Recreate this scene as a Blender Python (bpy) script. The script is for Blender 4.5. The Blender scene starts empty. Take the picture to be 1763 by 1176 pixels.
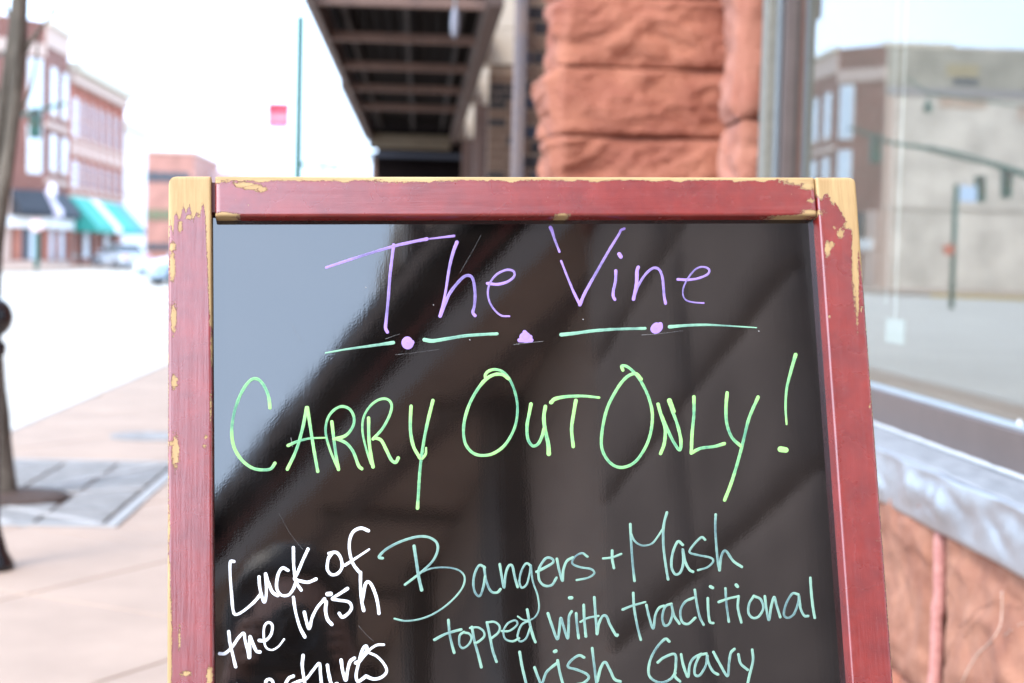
import bpy, bmesh, math, random
import numpy as np
from mathutils import Vector, Matrix, noise, geometry
from mathutils.bvhtree import BVHTree
random.seed(7)
scene = bpy.context.scene
col = scene.collection

# ------------------------------------------------------------------ camera
F, CX, CY = 2767.0, 881.5, 588.0          # focal length and centre in photo pixels
CAM = Vector((0, 0, 1.1))
def cray(x, y): return Vector((x - CX, -(y - CY), F))
_v = cray(723, 440).normalized()
_h = cray(723 + F, 440 + .026 * F)
_u = _v.cross(_h).normalized()
if _u.y < 0: _u = -_u
_x = _v.cross(_u)
if _x.x < 0: _x = -_x
RW = Matrix((_x, _v, _u))                 # world = RW @ cam  (cam: right, up, forward)
cam_d = bpy.data.cameras.new('camera'); cam = bpy.data.objects.new('camera', cam_d); col.objects.link(cam)
cr, cu, cf = RW @ Vector((1, 0, 0)), RW @ Vector((0, 1, 0)), RW @ Vector((0, 0, 1))
cam.matrix_world = Matrix(((cr.x, cu.x, -cf.x, CAM.x), (cr.y, cu.y, -cf.y, CAM.y), (cr.z, cu.z, -cf.z, CAM.z), (0, 0, 0, 1)))
cam_d.sensor_width = 36; cam_d.lens = 36 * F / 1763
cam_d.clip_start = .01; cam_d.clip_end = 2000
cam_d.dof.use_dof = True; cam_d.dof.focus_distance = 1.352; cam_d.dof.aperture_fstop = 6.9
cam_d.dof.aperture_blades = 0
scene.camera = cam

# ------------------------------------------------------------------ sky, sun, exposure
world = bpy.data.worlds.new('World'); scene.world = world; world.use_nodes = True
nt = world.node_tree; nt.nodes.clear()
sky = nt.nodes.new('ShaderNodeTexSky'); sky.sky_type = 'NISHITA'; sky.sun_disc = False
SUN_EL, SUN_AZ = math.radians(46), math.radians(218)   # azimuth clockwise from +Y
sky.sun_elevation = SUN_EL; sky.sun_rotation = SUN_AZ; sky.dust_density = 3.0
hs = nt.nodes.new('ShaderNodeHueSaturation'); hs.inputs['Saturation'].default_value = .6
mx = nt.nodes.new('ShaderNodeMix'); mx.data_type = 'RGBA'; mx.inputs[0].default_value = .62
mx.inputs[7].default_value = (5.6, 7.7, 10.8, 1)         # the even cloud layer
bg = nt.nodes.new('ShaderNodeBackground'); bg.inputs[1].default_value = .15
wo = nt.nodes.new('ShaderNodeOutputWorld')
nt.links.new(sky.outputs[0], hs.inputs['Color']); nt.links.new(hs.outputs[0], mx.inputs[6])
nt.links.new(mx.outputs[2], bg.inputs[0]); nt.links.new(bg.outputs[0], wo.inputs[0])
sd = bpy.data.lights.new('sun', 'SUN'); sd.energy = .7; sd.angle = math.radians(18); sd.color = (1, .88, .74)
so = bpy.data.objects.new('sun', sd); col.objects.link(so)
sdir = Vector((math.sin(SUN_AZ) * math.cos(SUN_EL), math.cos(SUN_AZ) * math.cos(SUN_EL), math.sin(SUN_EL)))
so.rotation_euler = sdir.to_track_quat('Z', 'Y').to_euler(); so.location = (0, 0, 30)
scene.view_settings.view_transform = 'Standard'; scene.view_settings.look = 'None'
scene.view_settings.exposure = 1.75; scene.view_settings.gamma = 1; scene.view_settings.use_curve_mapping = False
scene.render.engine = 'CYCLES'
scene.cycles.max_bounces = 8

# ------------------------------------------------------------------ geometry helpers
def dirw(x, y): return RW @ cray(x, y)
def PY(x, y, Y): w = dirw(x, y); return CAM + w * (Y / w.y)
def PX(x, y, X): w = dirw(x, y); return CAM + w * (X / w.x)
def PZ(x, y, Z): w = dirw(x, y); return CAM + w * ((Z - 1.1) / w.z)
GL = 1.28                                   # plane of the shop window glass
def PM(x, y, Y): p = PY(x, y, Y); p.x = 2 * GL - p.x; return p    # place seen mirrored in the window

def tag(o, label=None, cat=None, group=None, kind=None):
    if label: o['label'] = label
    if cat: o['category'] = cat
    if group: o['group'] = group
    if kind: o['kind'] = kind
    return o
def empty(name, loc, label, cat, group=None, rz=0):
    o = bpy.data.objects.new(name, None); col.objects.link(o); o.location = loc; o.rotation_euler.z = rz
    o.empty_display_size = .1
    return tag(o, label, cat, group)
def link(name, me, m=None, parent=None, smooth=False, kind=None):
    """mesh given in world coordinates; under a parent it keeps its world place"""
    o = bpy.data.objects.new(name, me); col.objects.link(o)
    if m is not None:
        for q in (m if isinstance(m, (list, tuple)) else [m]): me.materials.append(q)
    if parent is not None:
        o.parent = parent
        p = parent; M = Matrix()
        while p is not None: M = p.matrix_basis @ M; p = p.parent
        o.matrix_parent_inverse = M.inverted()
        o.matrix_parent_inverse = Matrix()
        me.transform(M.inverted())
    if smooth:
        for f in me.polygons: f.use_smooth = True
    if kind: o['kind'] = kind
    return o
def from_bm(name, bm, m, parent=None, smooth=False, kind=None):
    bmesh.ops.recalc_face_normals(bm, faces=bm.faces)
    me = bpy.data.meshes.new(name); bm.to_mesh(me); bm.free()
    return link(name, me, m, parent, smooth, kind)
def bx(bm, x0, x1, y0, y1, z0, z1, bev=0, M=None, mi=0):
    r = bmesh.ops.create_cube(bm, size=1)
    vs = r['verts']
    for v in vs:
        v.co = Vector(((x0 + x1) / 2 + v.co.x * (x1 - x0), (y0 + y1) / 2 + v.co.y * (y1 - y0), (z0 + z1) / 2 + v.co.z * (z1 - z0)))
    fs = list({f for v in vs for f in v.link_faces})
    for f in fs: f.material_index = mi
    if bev:
        es = list({e for v in vs for e in v.link_edges})
        r2 = bmesh.ops.bevel(bm, geom=es, offset=bev, segments=1, affect='EDGES')
        vs = list({v for f in r2['faces'] for v in f.verts} | {v for v in vs if v.is_valid})
    if M is not None:
        for v in vs: v.co = M @ v.co
    return vs
def box(name, x0, x1, y0, y1, z0, z1, m, parent=None, bev=0, kind=None):
    bm = bmesh.new(); bx(bm, x0, x1, y0, y1, z0, z1, bev)
    return from_bm(name, bm, m, parent, kind=kind)
def tube(bm, pts, rads, n=10, cap=True):
    pts = [Vector(p) for p in pts]
    if not hasattr(rads, '__len__'): rads = [rads] * len(pts)
    rings = []; ref = None
    for i, p in enumerate(pts):
        t = (pts[min(i + 1, len(pts) - 1)] - pts[max(i - 1, 0)]).normalized()
        if ref is None: ref = Vector((1, 0, 0)) if abs(t.x) < .9 else Vector((0, 1, 0))
        a = (ref - t * ref.dot(t)).normalized(); ref = a; b = t.cross(a)
        rings.append([bm.verts.new(p + (a * math.cos(2 * math.pi * k / n) + b * math.sin(2 * math.pi * k / n)) * rads[i]) for k in range(n)])
    for i in range(len(rings) - 1):
        for k in range(n): bm.faces.new((rings[i][k], rings[i][(k + 1) % n], rings[i + 1][(k + 1) % n], rings[i + 1][k]))
    if cap: bm.faces.new(rings[0][::-1]); bm.faces.new(rings[-1])
def lathe(bm, c, prof, n=24):
    c = Vector(c); rings = []
    for r, z in prof: rings.append([bm.verts.new(c + Vector((max(r, 1e-4) * math.cos(2 * math.pi * k / n), max(r, 1e-4) * math.sin(2 * math.pi * k / n), z))) for k in range(n)])
    for i in range(len(rings) - 1):
        for k in range(n): bm.faces.new((rings[i][k], rings[i][(k + 1) % n], rings[i + 1][(k + 1) % n], rings[i + 1][k]))
    bm.faces.new(rings[0][::-1]); bm.faces.new(rings[-1])
def crom(P, step):
    """Catmull-Rom through P (tuples of any length), resampled about every `step`"""
    P = [np.array(p, float) for p in P]
    if len(P) == 2:
        n = max(2, int(np.linalg.norm(P[1][:2] - P[0][:2]) / step)); return [P[0] + (P[1] - P[0]) * i / n for i in range(n + 1)]
    Q = [2 * P[0] - P[1]] + P + [2 * P[-1] - P[-2]]; out = []
    for i in range(1, len(Q) - 2):
        a, b, c, d = Q[i - 1:i + 3]
        n = max(2, int(np.linalg.norm(c[:2] - b[:2]) / step))
        for k in range(n):
            t = k / n
            out.append(.5 * (2 * b + (c - a) * t + (2 * a - 5 * b + 4 * c - d) * t * t + (3 * b - a - 3 * c + d) * t ** 3))
    out.append(P[-1]); return out

# ------------------------------------------------------------------ materials
def mat(name, base, rough=.6, metal=0., var=.0, vscale=8., bump=0., bscale=60., c2=None, ior=1.5, stretch=None, detail=6, coat=0):
    m = bpy.data.materials.new(name); m.use_nodes = True; t = m.node_tree; b = t.nodes['Principled BSDF']
    b.inputs['Roughness'].default_value = rough; b.inputs['Metallic'].default_value = metal; b.inputs['IOR'].default_value = ior
    b.inputs['Base Color'].default_value = (*base, 1)
    if coat: b.inputs['Coat Weight'].default_value = coat
    tc = t.nodes.new('ShaderNodeTexCoord'); mp = t.nodes.new('ShaderNodeMapping'); t.links.new(tc.outputs['Object'], mp.inputs[0])
    if stretch: mp.inputs['Scale'].default_value = stretch
    if var or c2:
        n = t.nodes.new('ShaderNodeTexNoise'); n.inputs['Scale'].default_value = vscale; n.inputs['Detail'].default_value = detail
        n.inputs['Roughness'].default_value = .62
        t.links.new(mp.outputs[0], n.inputs[0])
        r = t.nodes.new('ShaderNodeValToRGB'); r.color_ramp.elements[0].position = .3; r.color_ramp.elements[1].position = .7
        if c2: a, c = base, c2
        else: a = tuple(x * (1 - var) for x in base); c = tuple(min(1, x * (1 + var)) for x in base)
        r.color_ramp.elements[0].color = (*a, 1); r.color_ramp.elements[1].color = (*c, 1)
        t.links.new(n.outputs[0], r.inputs[0]); t.links.new(r.outputs[0], b.inputs['Base Color'])
    if bump:
        n2 = t.nodes.new('ShaderNodeTexNoise'); n2.inputs['Scale'].default_value = bscale; n2.inputs['Detail'].default_value = 8
        t.links.new(mp.outputs[0], n2.inputs[0])
        bp = t.nodes.new('ShaderNodeBump'); bp.inputs['Strength'].default_value = 1; bp.inputs['Distance'].default_value = bump
        t.links.new(n2.outputs[0], bp.inputs['Height']); t.links.new(bp.outputs[0], b.inputs['Normal'])
    return m
def brick_mat(name, c1, c2, mortar, scale=1.0, vert='XZ'):
    m = bpy.data.materials.new(name); m.use_nodes = True; t = m.node_tree; b = t.nodes['Principled BSDF']; b.inputs['Roughness'].default_value = .85
    tc = t.nodes.new('ShaderNodeTexCoord'); sp = t.nodes.new('ShaderNodeSeparateXYZ'); cb = t.nodes.new('ShaderNodeCombineXYZ'); ad = t.nodes.new('ShaderNodeMath')
    t.links.new(tc.outputs['Object'], sp.inputs[0]); t.links.new(sp.outputs[0], ad.inputs[0]); t.links.new(sp.outputs[1], ad.inputs[1])
    t.links.new(ad.outputs[0], cb.inputs[0]); t.links.new(sp.outputs[2], cb.inputs[1])
    k = t.nodes.new('ShaderNodeTexBrick'); k.inputs['Scale'].default_value = scale; k.inputs['Brick Width'].default_value = .22; k.inputs['Row Height'].default_value = .075
    k.inputs['Mortar Size'].default_value = .01; k.inputs['Color1'].default_value = (*c1, 1); k.inputs['Color2'].default_value = (*c2, 1); k.inputs['Mortar'].default_value = (*mortar, 1)
    t.links.new(cb.outputs[0], k.inputs[0])
    n = t.nodes.new('ShaderNodeTexNoise'); n.inputs['Scale'].default_value = .7; n.inputs['Detail'].default_value = 8; t.links.new(tc.outputs['Object'], n.inputs[0])
    mm = t.nodes.new('ShaderNodeMix'); mm.data_type = 'RGBA'; mm.blend_type = 'MULTIPLY'; mm.inputs[0].default_value = 1
    r = t.nodes.new('ShaderNodeValToRGB'); r.color_ramp.elements[0].position = .3; r.color_ramp.elements[0].color = (.72, .72, .72, 1); r.color_ramp.elements[1].position = .7; r.color_ramp.elements[1].color = (1.15, 1.15, 1.15, 1)
    t.links.new(n.outputs[0], r.inputs[0]); t.links.new(k.outputs[0], mm.inputs[6]); t.links.new(r.outputs[0], mm.inputs[7]); t.links.new(mm.outputs[2], b.inputs['Base Color'])
    return m
def glass_mat(name, ior=3.6, tint=(.86, .88, .86)):
    m = bpy.data.materials.new(name); m.use_nodes = True; t = m.node_tree; t.nodes.clear()
    o = t.nodes.new('ShaderNodeOutputMaterial'); mx = t.nodes.new('ShaderNodeMixShader'); tr = t.nodes.new('ShaderNodeBsdfTransparent'); gl = t.nodes.new('ShaderNodeBsdfGlossy')
    fr = t.nodes.new('ShaderNodeFresnel'); ge = t.nodes.new('ShaderNodeNewGeometry'); s = t.nodes.new('ShaderNodeMath'); s.operation = 'SUBTRACT'; s.inputs[0].default_value = 1
    mu = t.nodes.new('ShaderNodeMath'); mu.operation = 'MULTIPLY'
    fr.inputs[0].default_value = ior; tr.inputs[0].default_value = (*tint, 1); gl.inputs['Roughness'].default_value = 0; gl.inputs[0].default_value = (.98, .98, .96, 1)
    t.links.new(ge.outputs['Backfacing'], s.inputs[1]); t.links.new(s.outputs[0], mu.inputs[0]); t.links.new(fr.outputs[0], mu.inputs[1])
    t.links.new(mu.outputs[0], mx.inputs[0]); t.links.new(tr.outputs[0], mx.inputs[1]); t.links.new(gl.outputs[0], mx.inputs[2]); t.links.new(mx.outputs[0], o.inputs[0])
    return m

M_road = mat('road concrete', (.46, .42, .365), .8, var=.12, vscale=.35, bump=.002, bscale=30)
M_slab = mat('pink pavement concrete', (.345, .25, .19), .85, var=.12, vscale=2.2, bump=.0012, bscale=120)
M_joint = mat('dark joint', (.20, .15, .12), .95, var=.2)
M_kerb = mat('kerb concrete', (.5, .47, .42), .8, var=.1, vscale=5, bump=.001)
M_grate = mat('grey cast grate', (.24, .23, .22), .9, var=.25, vscale=9, bump=.001)
M_soil = mat('soil', (.06, .035, .025), .95, var=.5, vscale=40, bump=.01, bscale=50)
M_bark = mat('grey bark', (.045, .036, .026), .9, c2=(.16, .135, .105), vscale=16, bump=.02, bscale=45, stretch=(1, 1, .25))
M_black = mat('black gloss paint', (.008, .008, .01), .25, bump=.0004, bscale=80)
M_sand = mat('red sandstone', (.215, .062, .038), .9, c2=(.43, .175, .105), vscale=2.0, bump=.016, bscale=34, detail=10)
M_sand2 = mat('pale red sandstone', (.27, .09, .056), .9, c2=(.40, .17, .11), vscale=4.5, bump=.008, bscale=26, detail=10)
M_sand3 = mat('orange sandstone', (.21, .075, .042), .9, c2=(.40, .185, .11), vscale=5.5, bump=.016, bscale=14, detail=12)
M_mortar = mat('red mortar bead', (.40, .17, .15), .9, c2=(.55, .27, .23), vscale=60, bump=.003, bscale=150)
M_vein = mat('white mineral vein', (.60, .46, .37), .9, var=.15, vscale=80)
M_crack = mat('dark brown crack', (.12, .05, .04), .95)  # one even dark brown along every crack line
M_bronze = mat('bronze anodised frame', (.11, .08, .07), .4, metal=.2, var=.1, vscale=12)
M_darkal = mat('dark frame gasket', (.06, .07, .085), .45)
M_alu = mat('aluminium', (.42, .48, .52), .35, metal=.6, var=.08, vscale=14)
M_alud = mat('grey aluminium', (.20, .22, .23), .45, metal=.4, var=.1)
M_seal = mat('grey green sealant', (.17, .16, .13), .8, var=.15, vscale=25)
M_glass = glass_mat('shop window glass')
M_glassd = mat('dark window glass', (.03, .035, .04), .05, ior=1.7)
M_glassb = mat('pale window with blinds', (.62, .70, .76), .25, var=.08, vscale=1.0)
M_brown = mat('brown painted steel', (.075, .045, .036), .55, var=.15, vscale=6)
M_browl = mat('worn brown steel crossbar', (.17, .10, .078), .55, var=.2, vscale=5)
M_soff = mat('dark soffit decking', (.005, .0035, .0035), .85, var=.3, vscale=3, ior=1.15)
M_lime = mat('cream limestone', (.50, .43, .35), .8, var=.06, vscale=3)
M_bmort = mat('old brown mortar', (.30, .21, .15), .95, var=.2, vscale=20)
M_bk = [mat('brown brick', (.17, .10, .065), .8, var=.3, vscale=20, bump=.002), mat('dark brick', (.022, .017, .018), .7, var=.3, vscale=20, bump=.002), mat('blue black brick', (.022, .027, .045), .6, var=.3, vscale=20, bump=.002)]
M_pipe = mat('blue grey painted downspout', (.085, .085, .105), .8, c2=(.16, .115, .095), vscale=5)
M_teal = mat('green painted steel', (.01, .09, .07), .5, var=.1)
M_white = mat('white paint', (.78, .78, .76), .6, var=.04)
M_red = mat('red banner cloth', (.55, .10, .13), .7, var=.05)
M_rub = mat('tyre rubber', (.02, .02, .02), .8)
M_rim = mat('wheel rim', (.5, .5, .52), .35, metal=.8)
M_silver = mat('silver car paint', (.42, .47, .53), .3, metal=.1, coat=.5)
M_bluec = mat('pale blue car paint', (.42, .56, .70), .3, metal=.1, coat=.5)
M_lamp = mat('headlamp lens', (.9, .85, .7), .15)
M_b1 = brick_mat('dark red brick', (.25, .085, .06), (.20, .068, .048), (.26, .15, .12))
M_b2 = brick_mat('orange red brick', (.46, .145, .085), (.38, .115, .07), (.42, .25, .2))
M_b3 = brick_mat('office brown brick', (.42, .20, .155), (.38, .18, .14), (.36, .2, .17))
M_bb = brick_mat('beige painted brick', (.64, .575, .49), (.60, .54, .46), (.57, .51, .44))
M_bt = brick_mat('grey tan parapet brick', (.34, .31, .25), (.31, .285, .225), (.34, .31, .26))
M_trim = mat('pink stone trim', (.55, .40, .33), .8, var=.08)
M_cream = mat('cream cornice', (.62, .56, .45), .8, var=.05)
M_tealc = mat('green awning canvas', (.05, .36, .29), .8, var=.08, vscale=1)
M_blackc = mat('black awning canvas', (.03, .035, .045), .8, var=.2, vscale=1)
M_yel = mat('yellow kerb paint', (.55, .36, .10), .7, var=.15)
M_room = mat('dim shop interior', (.34, .31, .28), .9, var=.15, vscale=.8)
M_wood = mat('bare pine', (.62, .40, .17), .6, var=.1, vscale=20, stretch=(6, 6, .6))
M_btrim = mat('dark brown shop front', (.10, .07, .055), .6, var=.1)
M_rear = brick_mat('tan brown shop brick', (.42, .27, .20), (.36, .23, .175), (.42, .33, .27))
M_bbrown = brick_mat('brown shop brick', (.16, .095, .075), (.12, .07, .055), (.2, .14, .12))

# ------------------------------------------------------------------ ground
def sheet(name, pts, z, m, kind='structure', parent=None):
    bm = bmesh.new(); bm.faces.new([bm.verts.new((x, y, z)) for x, y in pts]); return from_bm(name, bm, m, parent, kind=kind)
sheet('road', [(-900, -500), (900, -500), (900, 1200), (-900, 1200)], -.12, M_road)
pave = box('pavement', -2.38, 1.30, -14, 75, -.118, -.012, M_joint, kind='structure')
def clip_poly(poly, a, b, c):               # keep a*x+b*y<=c
    out = []
    for i in range(len(poly)):
        p, q = poly[i], poly[(i + 1) % len(poly)]; dp = a * p[0] + b * p[1] - c; dq = a * q[0] + b * q[1] - c
        if dp <= 0: out.append(p)
        if dp * dq < 0: t = dp / (dp - dq); out.append((p[0] + (q[0] - p[0]) * t, p[1] + (q[1] - p[1]) * t))
    return out
ang = math.radians(59); dB = Vector((math.cos(ang), math.sin(ang))); dA = Vector((dB.y, -dB.x)); S = .90
GX0, GX1, GY0, GY1 = -2.36, -1.17, 6.36, 8.33   # the tree grate
O = Vector((-1.215, 5.11))
def slab_mesh(poly):
    bm = bmesh.new(); top = []; bot = []
    cx_ = sum(p[0] for p in poly) / len(poly); cy_ = sum(p[1] for p in poly) / len(poly)
    n = len(poly)
    def ins(p, d):
        v = Vector((cx_ - p[0], cy_ - p[1])); return (p[0] + v.x / max(v.length, .01) * d, p[1] + v.y / max(v.length, .01) * d)
    t = [bm.verts.new((*ins(p, .012), 0)) for p in poly]; s = [bm.verts.new((*ins(p, .006), -.004)) for p in poly]; b = [bm.verts.new((*ins(p, .006), -.03)) for p in poly]
    bm.faces.new(t)
    for i in range(n):
        j = (i + 1) % n; bm.faces.new((t[i], t[j], s[j], s[i])); bm.faces.new((s[i], s[j], b[j], b[i]))
    return bm
for i in range(-22, 24):
    for j in range(-22, 24):
        c = O + dA * (i * S) + dB * (j * S)
        poly = [(c + dA * a + dB * b) for a, b in ((0, 0), (S, 0), (S, S), (0, S))]; poly = [(p.x, p.y) for p in poly]
        for h in ((-1, 0, 2.38), (1, 0, 1.28), (0, -1, -2.2), (0, 1, 15.0)):
            if poly: poly = clip_poly(poly, *h)
        if len(poly) < 3: continue
        polys = [poly]
        # cut round the grate
        outp = []
        for h, rest in (((0, 1, GY0), None), ((0, -1, -GY1), None)):
            q = clip_poly(poly, *h)
            if len(q) >= 3: outp.append(q)
        mid = clip_poly(clip_poly(poly, 0, -1, -GY0), 0, 1, GY1) if poly else []
        if len(mid) >= 3:
            q = clip_poly(mid, -1, 0, -GX1)
            if len(q) >= 3: outp.append(q)
        full = all(p[1] <= GY0 or p[1] >= GY1 for p in poly)
        for q in (outp):
            ar = abs(sum(q[k][0] * q[(k + 1) % len(q)][1] - q[(k + 1) % len(q)][0] * q[k][1] for k in range(len(q)))) / 2
            if ar > .01: from_bm('slab', slab_mesh(q), M_slab, pave)
box('far_slabs', -2.38, 1.28, 15.0, 75, -.02, .0, M_slab, pave)
box('near_slabs', -2.38, 1.15, -14, -2.2 + .0, -.02, 0, M_slab, pave)
kb = empty('kerb', (-2.44, 10, 0), None, None); kb['kind'] = 'structure'
y = -12
while y < 74:
    box('kerb_stone', -2.53, -2.385, y + .006, y + 2.99, -.13, .004, M_kerb, kb, bev=.015); y += 3
# cross-street corner block on the far left and its yellow kerb
far = [(-17.2, 79), (-17.2, 200), (-90, 200), (-90, 60)]
p1 = PM(1491, 515, 0); 
def MZ(x, y, Z): p = PZ(x, y, Z); p.x = 2 * GL - p.x; return p
def _mz(x, y):      # point of the ground seen mirrored
    w = dirw(x, y); t = (0.0 - 1.1) / w.z; return Vector((2 * GL - w.x * t, w.y * t, 0))
bm = bmesh.new()
fpoly = [(-17.2, 200), (-17.2, 80), (-17.6, 74), (-19.5, 68), (-24, 64), (-34, 60), (-90, 56), (-90, 200)]
t = [bm.verts.new((x, y, .02)) for x, y in fpoly]; b = [bm.verts.new((x, y, -.125)) for x, y in fpoly]
bm.faces.new(t)
for i in range(len(t)): j = (i + 1) % len(t); bm.faces.new((t[i], t[j], b[j], b[i]))
from_bm('far_pavement', bm, M_slab, kind='structure')
bm = bmesh.new()
for (xa, ya), (xb, yb) in (((-19.4, 67.9), (-24, 63.85)), ((-24, 63.85), (-34, 59.85))):
    d = Vector((xb - xa, yb - ya, 0)); L = d.length; a = math.atan2(d.y, d.x)
    M = Matrix.Translation((xa, ya, 0)) @ Matrix.Rotation(a, 4, 'Z'); bx(bm, 0, L, -.08, .08, -.12, .05, .01, M)
o = from_bm('yellow_kerb', bm, M_yel, kind='structure')

# ------------------------------------------------------------------ rock-faced stones
def rock(x0, x1, y0, y1, z0, z1, m, parent, amp=.03, cuts=18, seed=0, faces=('-y',), name='stone_block', rnd=.02, fs=6., edge=.016):
    """a quarry-faced block: the named faces bulge and are broken, edges drafted back"""
    bm = bmesh.new(); bmesh.ops.create_cube(bm, size=2)
    bmesh.ops.subdivide_edges(bm, edges=bm.edges[:], cuts=cuts, use_grid_fill=True)
    hx, hy, hz = (x1 - x0) / 2, (y1 - y0) / 2, (z1 - z0) / 2; c = Vector(((x0 + x1) / 2, (y0 + y1) / 2, (z0 + z1) / 2)); h = Vector((hx, hy, hz))
    ax = {'x': 0, 'y': 1, 'z': 2}
    for v in bm.verts:
        n = v.co.copy(); p = Vector((n.x * hx, n.y * hy, n.z * hz)); d = Vector((0, 0, 0))
        for fc in faces:
            s = -1 if fc[0] == '-' else 1; k = ax[fc[-1]]
            if n[k] * s > .999:
                o1, o2 = [q for q in range(3) if q != k]
                e1 = (1 - abs(n[o1])) * h[o1]; e2 = (1 - abs(n[o2])) * h[o2]; e = min(e1, e2)
                w = 1 - math.exp(-e / edge)
                q = (c + p) * fs + Vector((seed * 7.3, seed * 3.1, 0))
                qq = Vector((q.x, q.y, q.z * 1.5)) + noise.noise_vector(q * .8) * .35
                nz = noise.fractal(qq * .8, 1.1, 2.0, 5) * .55
                st = noise.noise(qq * .42) * 3.2; fl = math.floor(st); fr_ = st - fl; nz += (fl + min(1, fr_ * 5)) / 3.2 * 1.5
                st = noise.noise(qq * 1.1 + Vector((9, 4, 2))) * 2.5; fl = math.floor(st); fr_ = st - fl; nz += (fl + min(1, fr_ * 6)) / 2.5 * .6
                d[k] += s * ((amp * .45 + amp * nz) * w - rnd * (1 - w))
        # jitter on the arrises
        q = (c + p) * 22 + Vector((seed, 0, 0)); j = noise.noise_vector(q) * .004
        v.co = c + p + d + j
    return from_bm(name, bm, m, parent, smooth=True)

stoneb = empty('sandstone_building', (1.2, 4, 0), 'red sandstone building with a big shop window and rough stone pier, right of the sign', 'building')
# pier standing out beyond the entrance
YP = 8.0
jy = [-260, -150, 0 - 8, 115, 235, 345, 450, 555, 660, 765, 870]
zj = [max(0.0, PY(1100, y_, YP).z) for y_ in jy][::-1]
zj[0] = 0.0
xpl, xpr = PY(966, 150, YP).x, 1.6
for k in range(len(zj) - 1):
    det = 44 if 1.2 < zj[k] < 2.4 else 8
    rock(xpl + random.uniform(-.01, .01), xpr, YP + .06, YP + .8, zj[k] + .003, zj[k + 1] - .003, M_sand, stoneb, .05, det, k + 1, ('-y', '-x'), fs=4.6, rnd=.004, edge=.013)
box('pier_core', xpl + .04, 1.7, YP + .1, YP + .8, 0, zj[-1], M_sand, stoneb)
# smaller rough stones just beyond the window jamb
YS = 5.95; xs0, xs1 = PY(1275, 100, YS).x, PY(1334, 100, YS).x
zz = [.0, .5, .95, 1.33, PY(1300, 205, YS).z, 2.3, 2.9, 3.4]
for k in range(len(zz) - 1):
    rock(xs0 + (.0 if k != 3 else .012), xs1, YS, YS + .35, zz[k] + .003, zz[k + 1] - .003, M_sand2, stoneb, .032, 24 if .9 < zz[k] < 2 else 8, 40 + k, ('-y', '-x'), fs=7, name='jamb_stone', rnd=.012, edge=.03)
box('porch_wall', xs1 - .03, xs1 + .3, YS + .06, YS + .34, 0, 3.4, M_sand2, stoneb)
# stones below the window
ys = [-2.4, -1.5, -.8, .1, .95, 1.8, 2.62, 3.47, 4.2, 4.9, 5.9]
near_blocks = []
for k in range(len(ys) - 1):
    det = 46 if 2.2 < ys[k] < 4.1 else 10
    near_blocks.append(rock(1.178, 1.6, ys[k] + .012, ys[k + 1] - .012, .12, .60, M_sand3, stoneb, .026, det, 70 + k, ('-x',), fs=4.2, rnd=.008, edge=.02))
    rock(1.16, 1.6, ys[k] + .3, min(ys[k + 1] + .29, 5.9), -.02, .115, M_sand, stoneb, .015, 8, 90 + k, ('-x',))
# projection helper onto the finished stone faces
deps = []
for o in near_blocks:
    pm = stoneb.matrix_basis; vs = [pm @ v.co for v in o.data.vertices]; fsx = [list(p.vertices) for p in o.data.polygons]; deps.append(BVHTree.FromPolygons(vs, fsx))
def on_stone(x, y, off=.0):
    d = dirw(x, y).normalized(); best = None
    for t in deps:
        h = t.ray_cast(CAM, d)
        if h[0] is not None and (best is None or h[3] < best[3]): best = h
    if best is None: return PX(x, y, 1.17)
    return best[0] + Vector((-off, 0, 0))
# raised mortar bead between two stones
bm = bmesh.new(); pts = []; rd = []
for i in range(24):
    z = .10 + i / 23 * .48; pts.append((1.166 + .004 * noise.noise(Vector((z * 9, 0, 0))), 3.47 + .006 * noise.noise(Vector((z * 14, 5, 0))), z)); rd.append(.015 + .003 * noise.noise(Vector((z * 30, 9, 0))))
tube(bm, pts, rd, 10); from_bm('mortar_joint', bm, M_mortar, stoneb, True)
for yy in ys[1:-1]:
    if abs(yy - 3.47) > .1: bm = bmesh.new(); tube(bm, [(1.178, yy, .1), (1.178, yy, .6)], .012, 8); from_bm('mortar_joint', bm, M_mortar, stoneb, True)
def surf_line(name, px, w, m):
    pts = [on_stone(p[0], p[1], .001) for p in crom(px, 6)]
    bm = bmesh.new(); tube(bm, pts, [w * (.6 + .5 * abs(noise.noise(Vector((i * .3, w * 1000, 0))))) for i in range(len(pts))], 6)
    return from_bm(name, bm, m, stoneb, True)
surf_line('mineral_vein', [(1726, 1018), (1726, 1050), (1722, 1080), (1706, 1105), (1688, 1122), (1672, 1145), (1655, 1180)], .0017, M_vein)
surf_line('mineral_vein', [(1763, 1072), (1745, 1082), (1728, 1096)], .0008, M_vein)
surf_line('crack', [(1630, 925), (1628, 965), (1619, 985), (1621, 1005), (1613, 1030), (1617, 1060), (1612, 1085), (1606, 1112), (1605, 1150), (1600, 1180)], .0013, M_crack)
surf_line('crack', [(1650, 1080), (1668, 1068), (1684, 1050), (1702, 1042), (1712, 1035)], .0007, M_crack)
surf_line('crack', [(1660, 1100), (1675, 1078), (1692, 1062)], .0005, M_crack)
surf_line('crack', [(1735, 1043), (1752, 1048), (1763, 1044)], .0006, M_crack)
surf_line('crack', [(1528, 955), (1548, 952), (1562, 944), (1574, 940)], .0007, M_crack)
surf_line('crack', [(1620, 1170), (1635, 1120), (1650, 1090)], .0005, M_crack)
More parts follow.
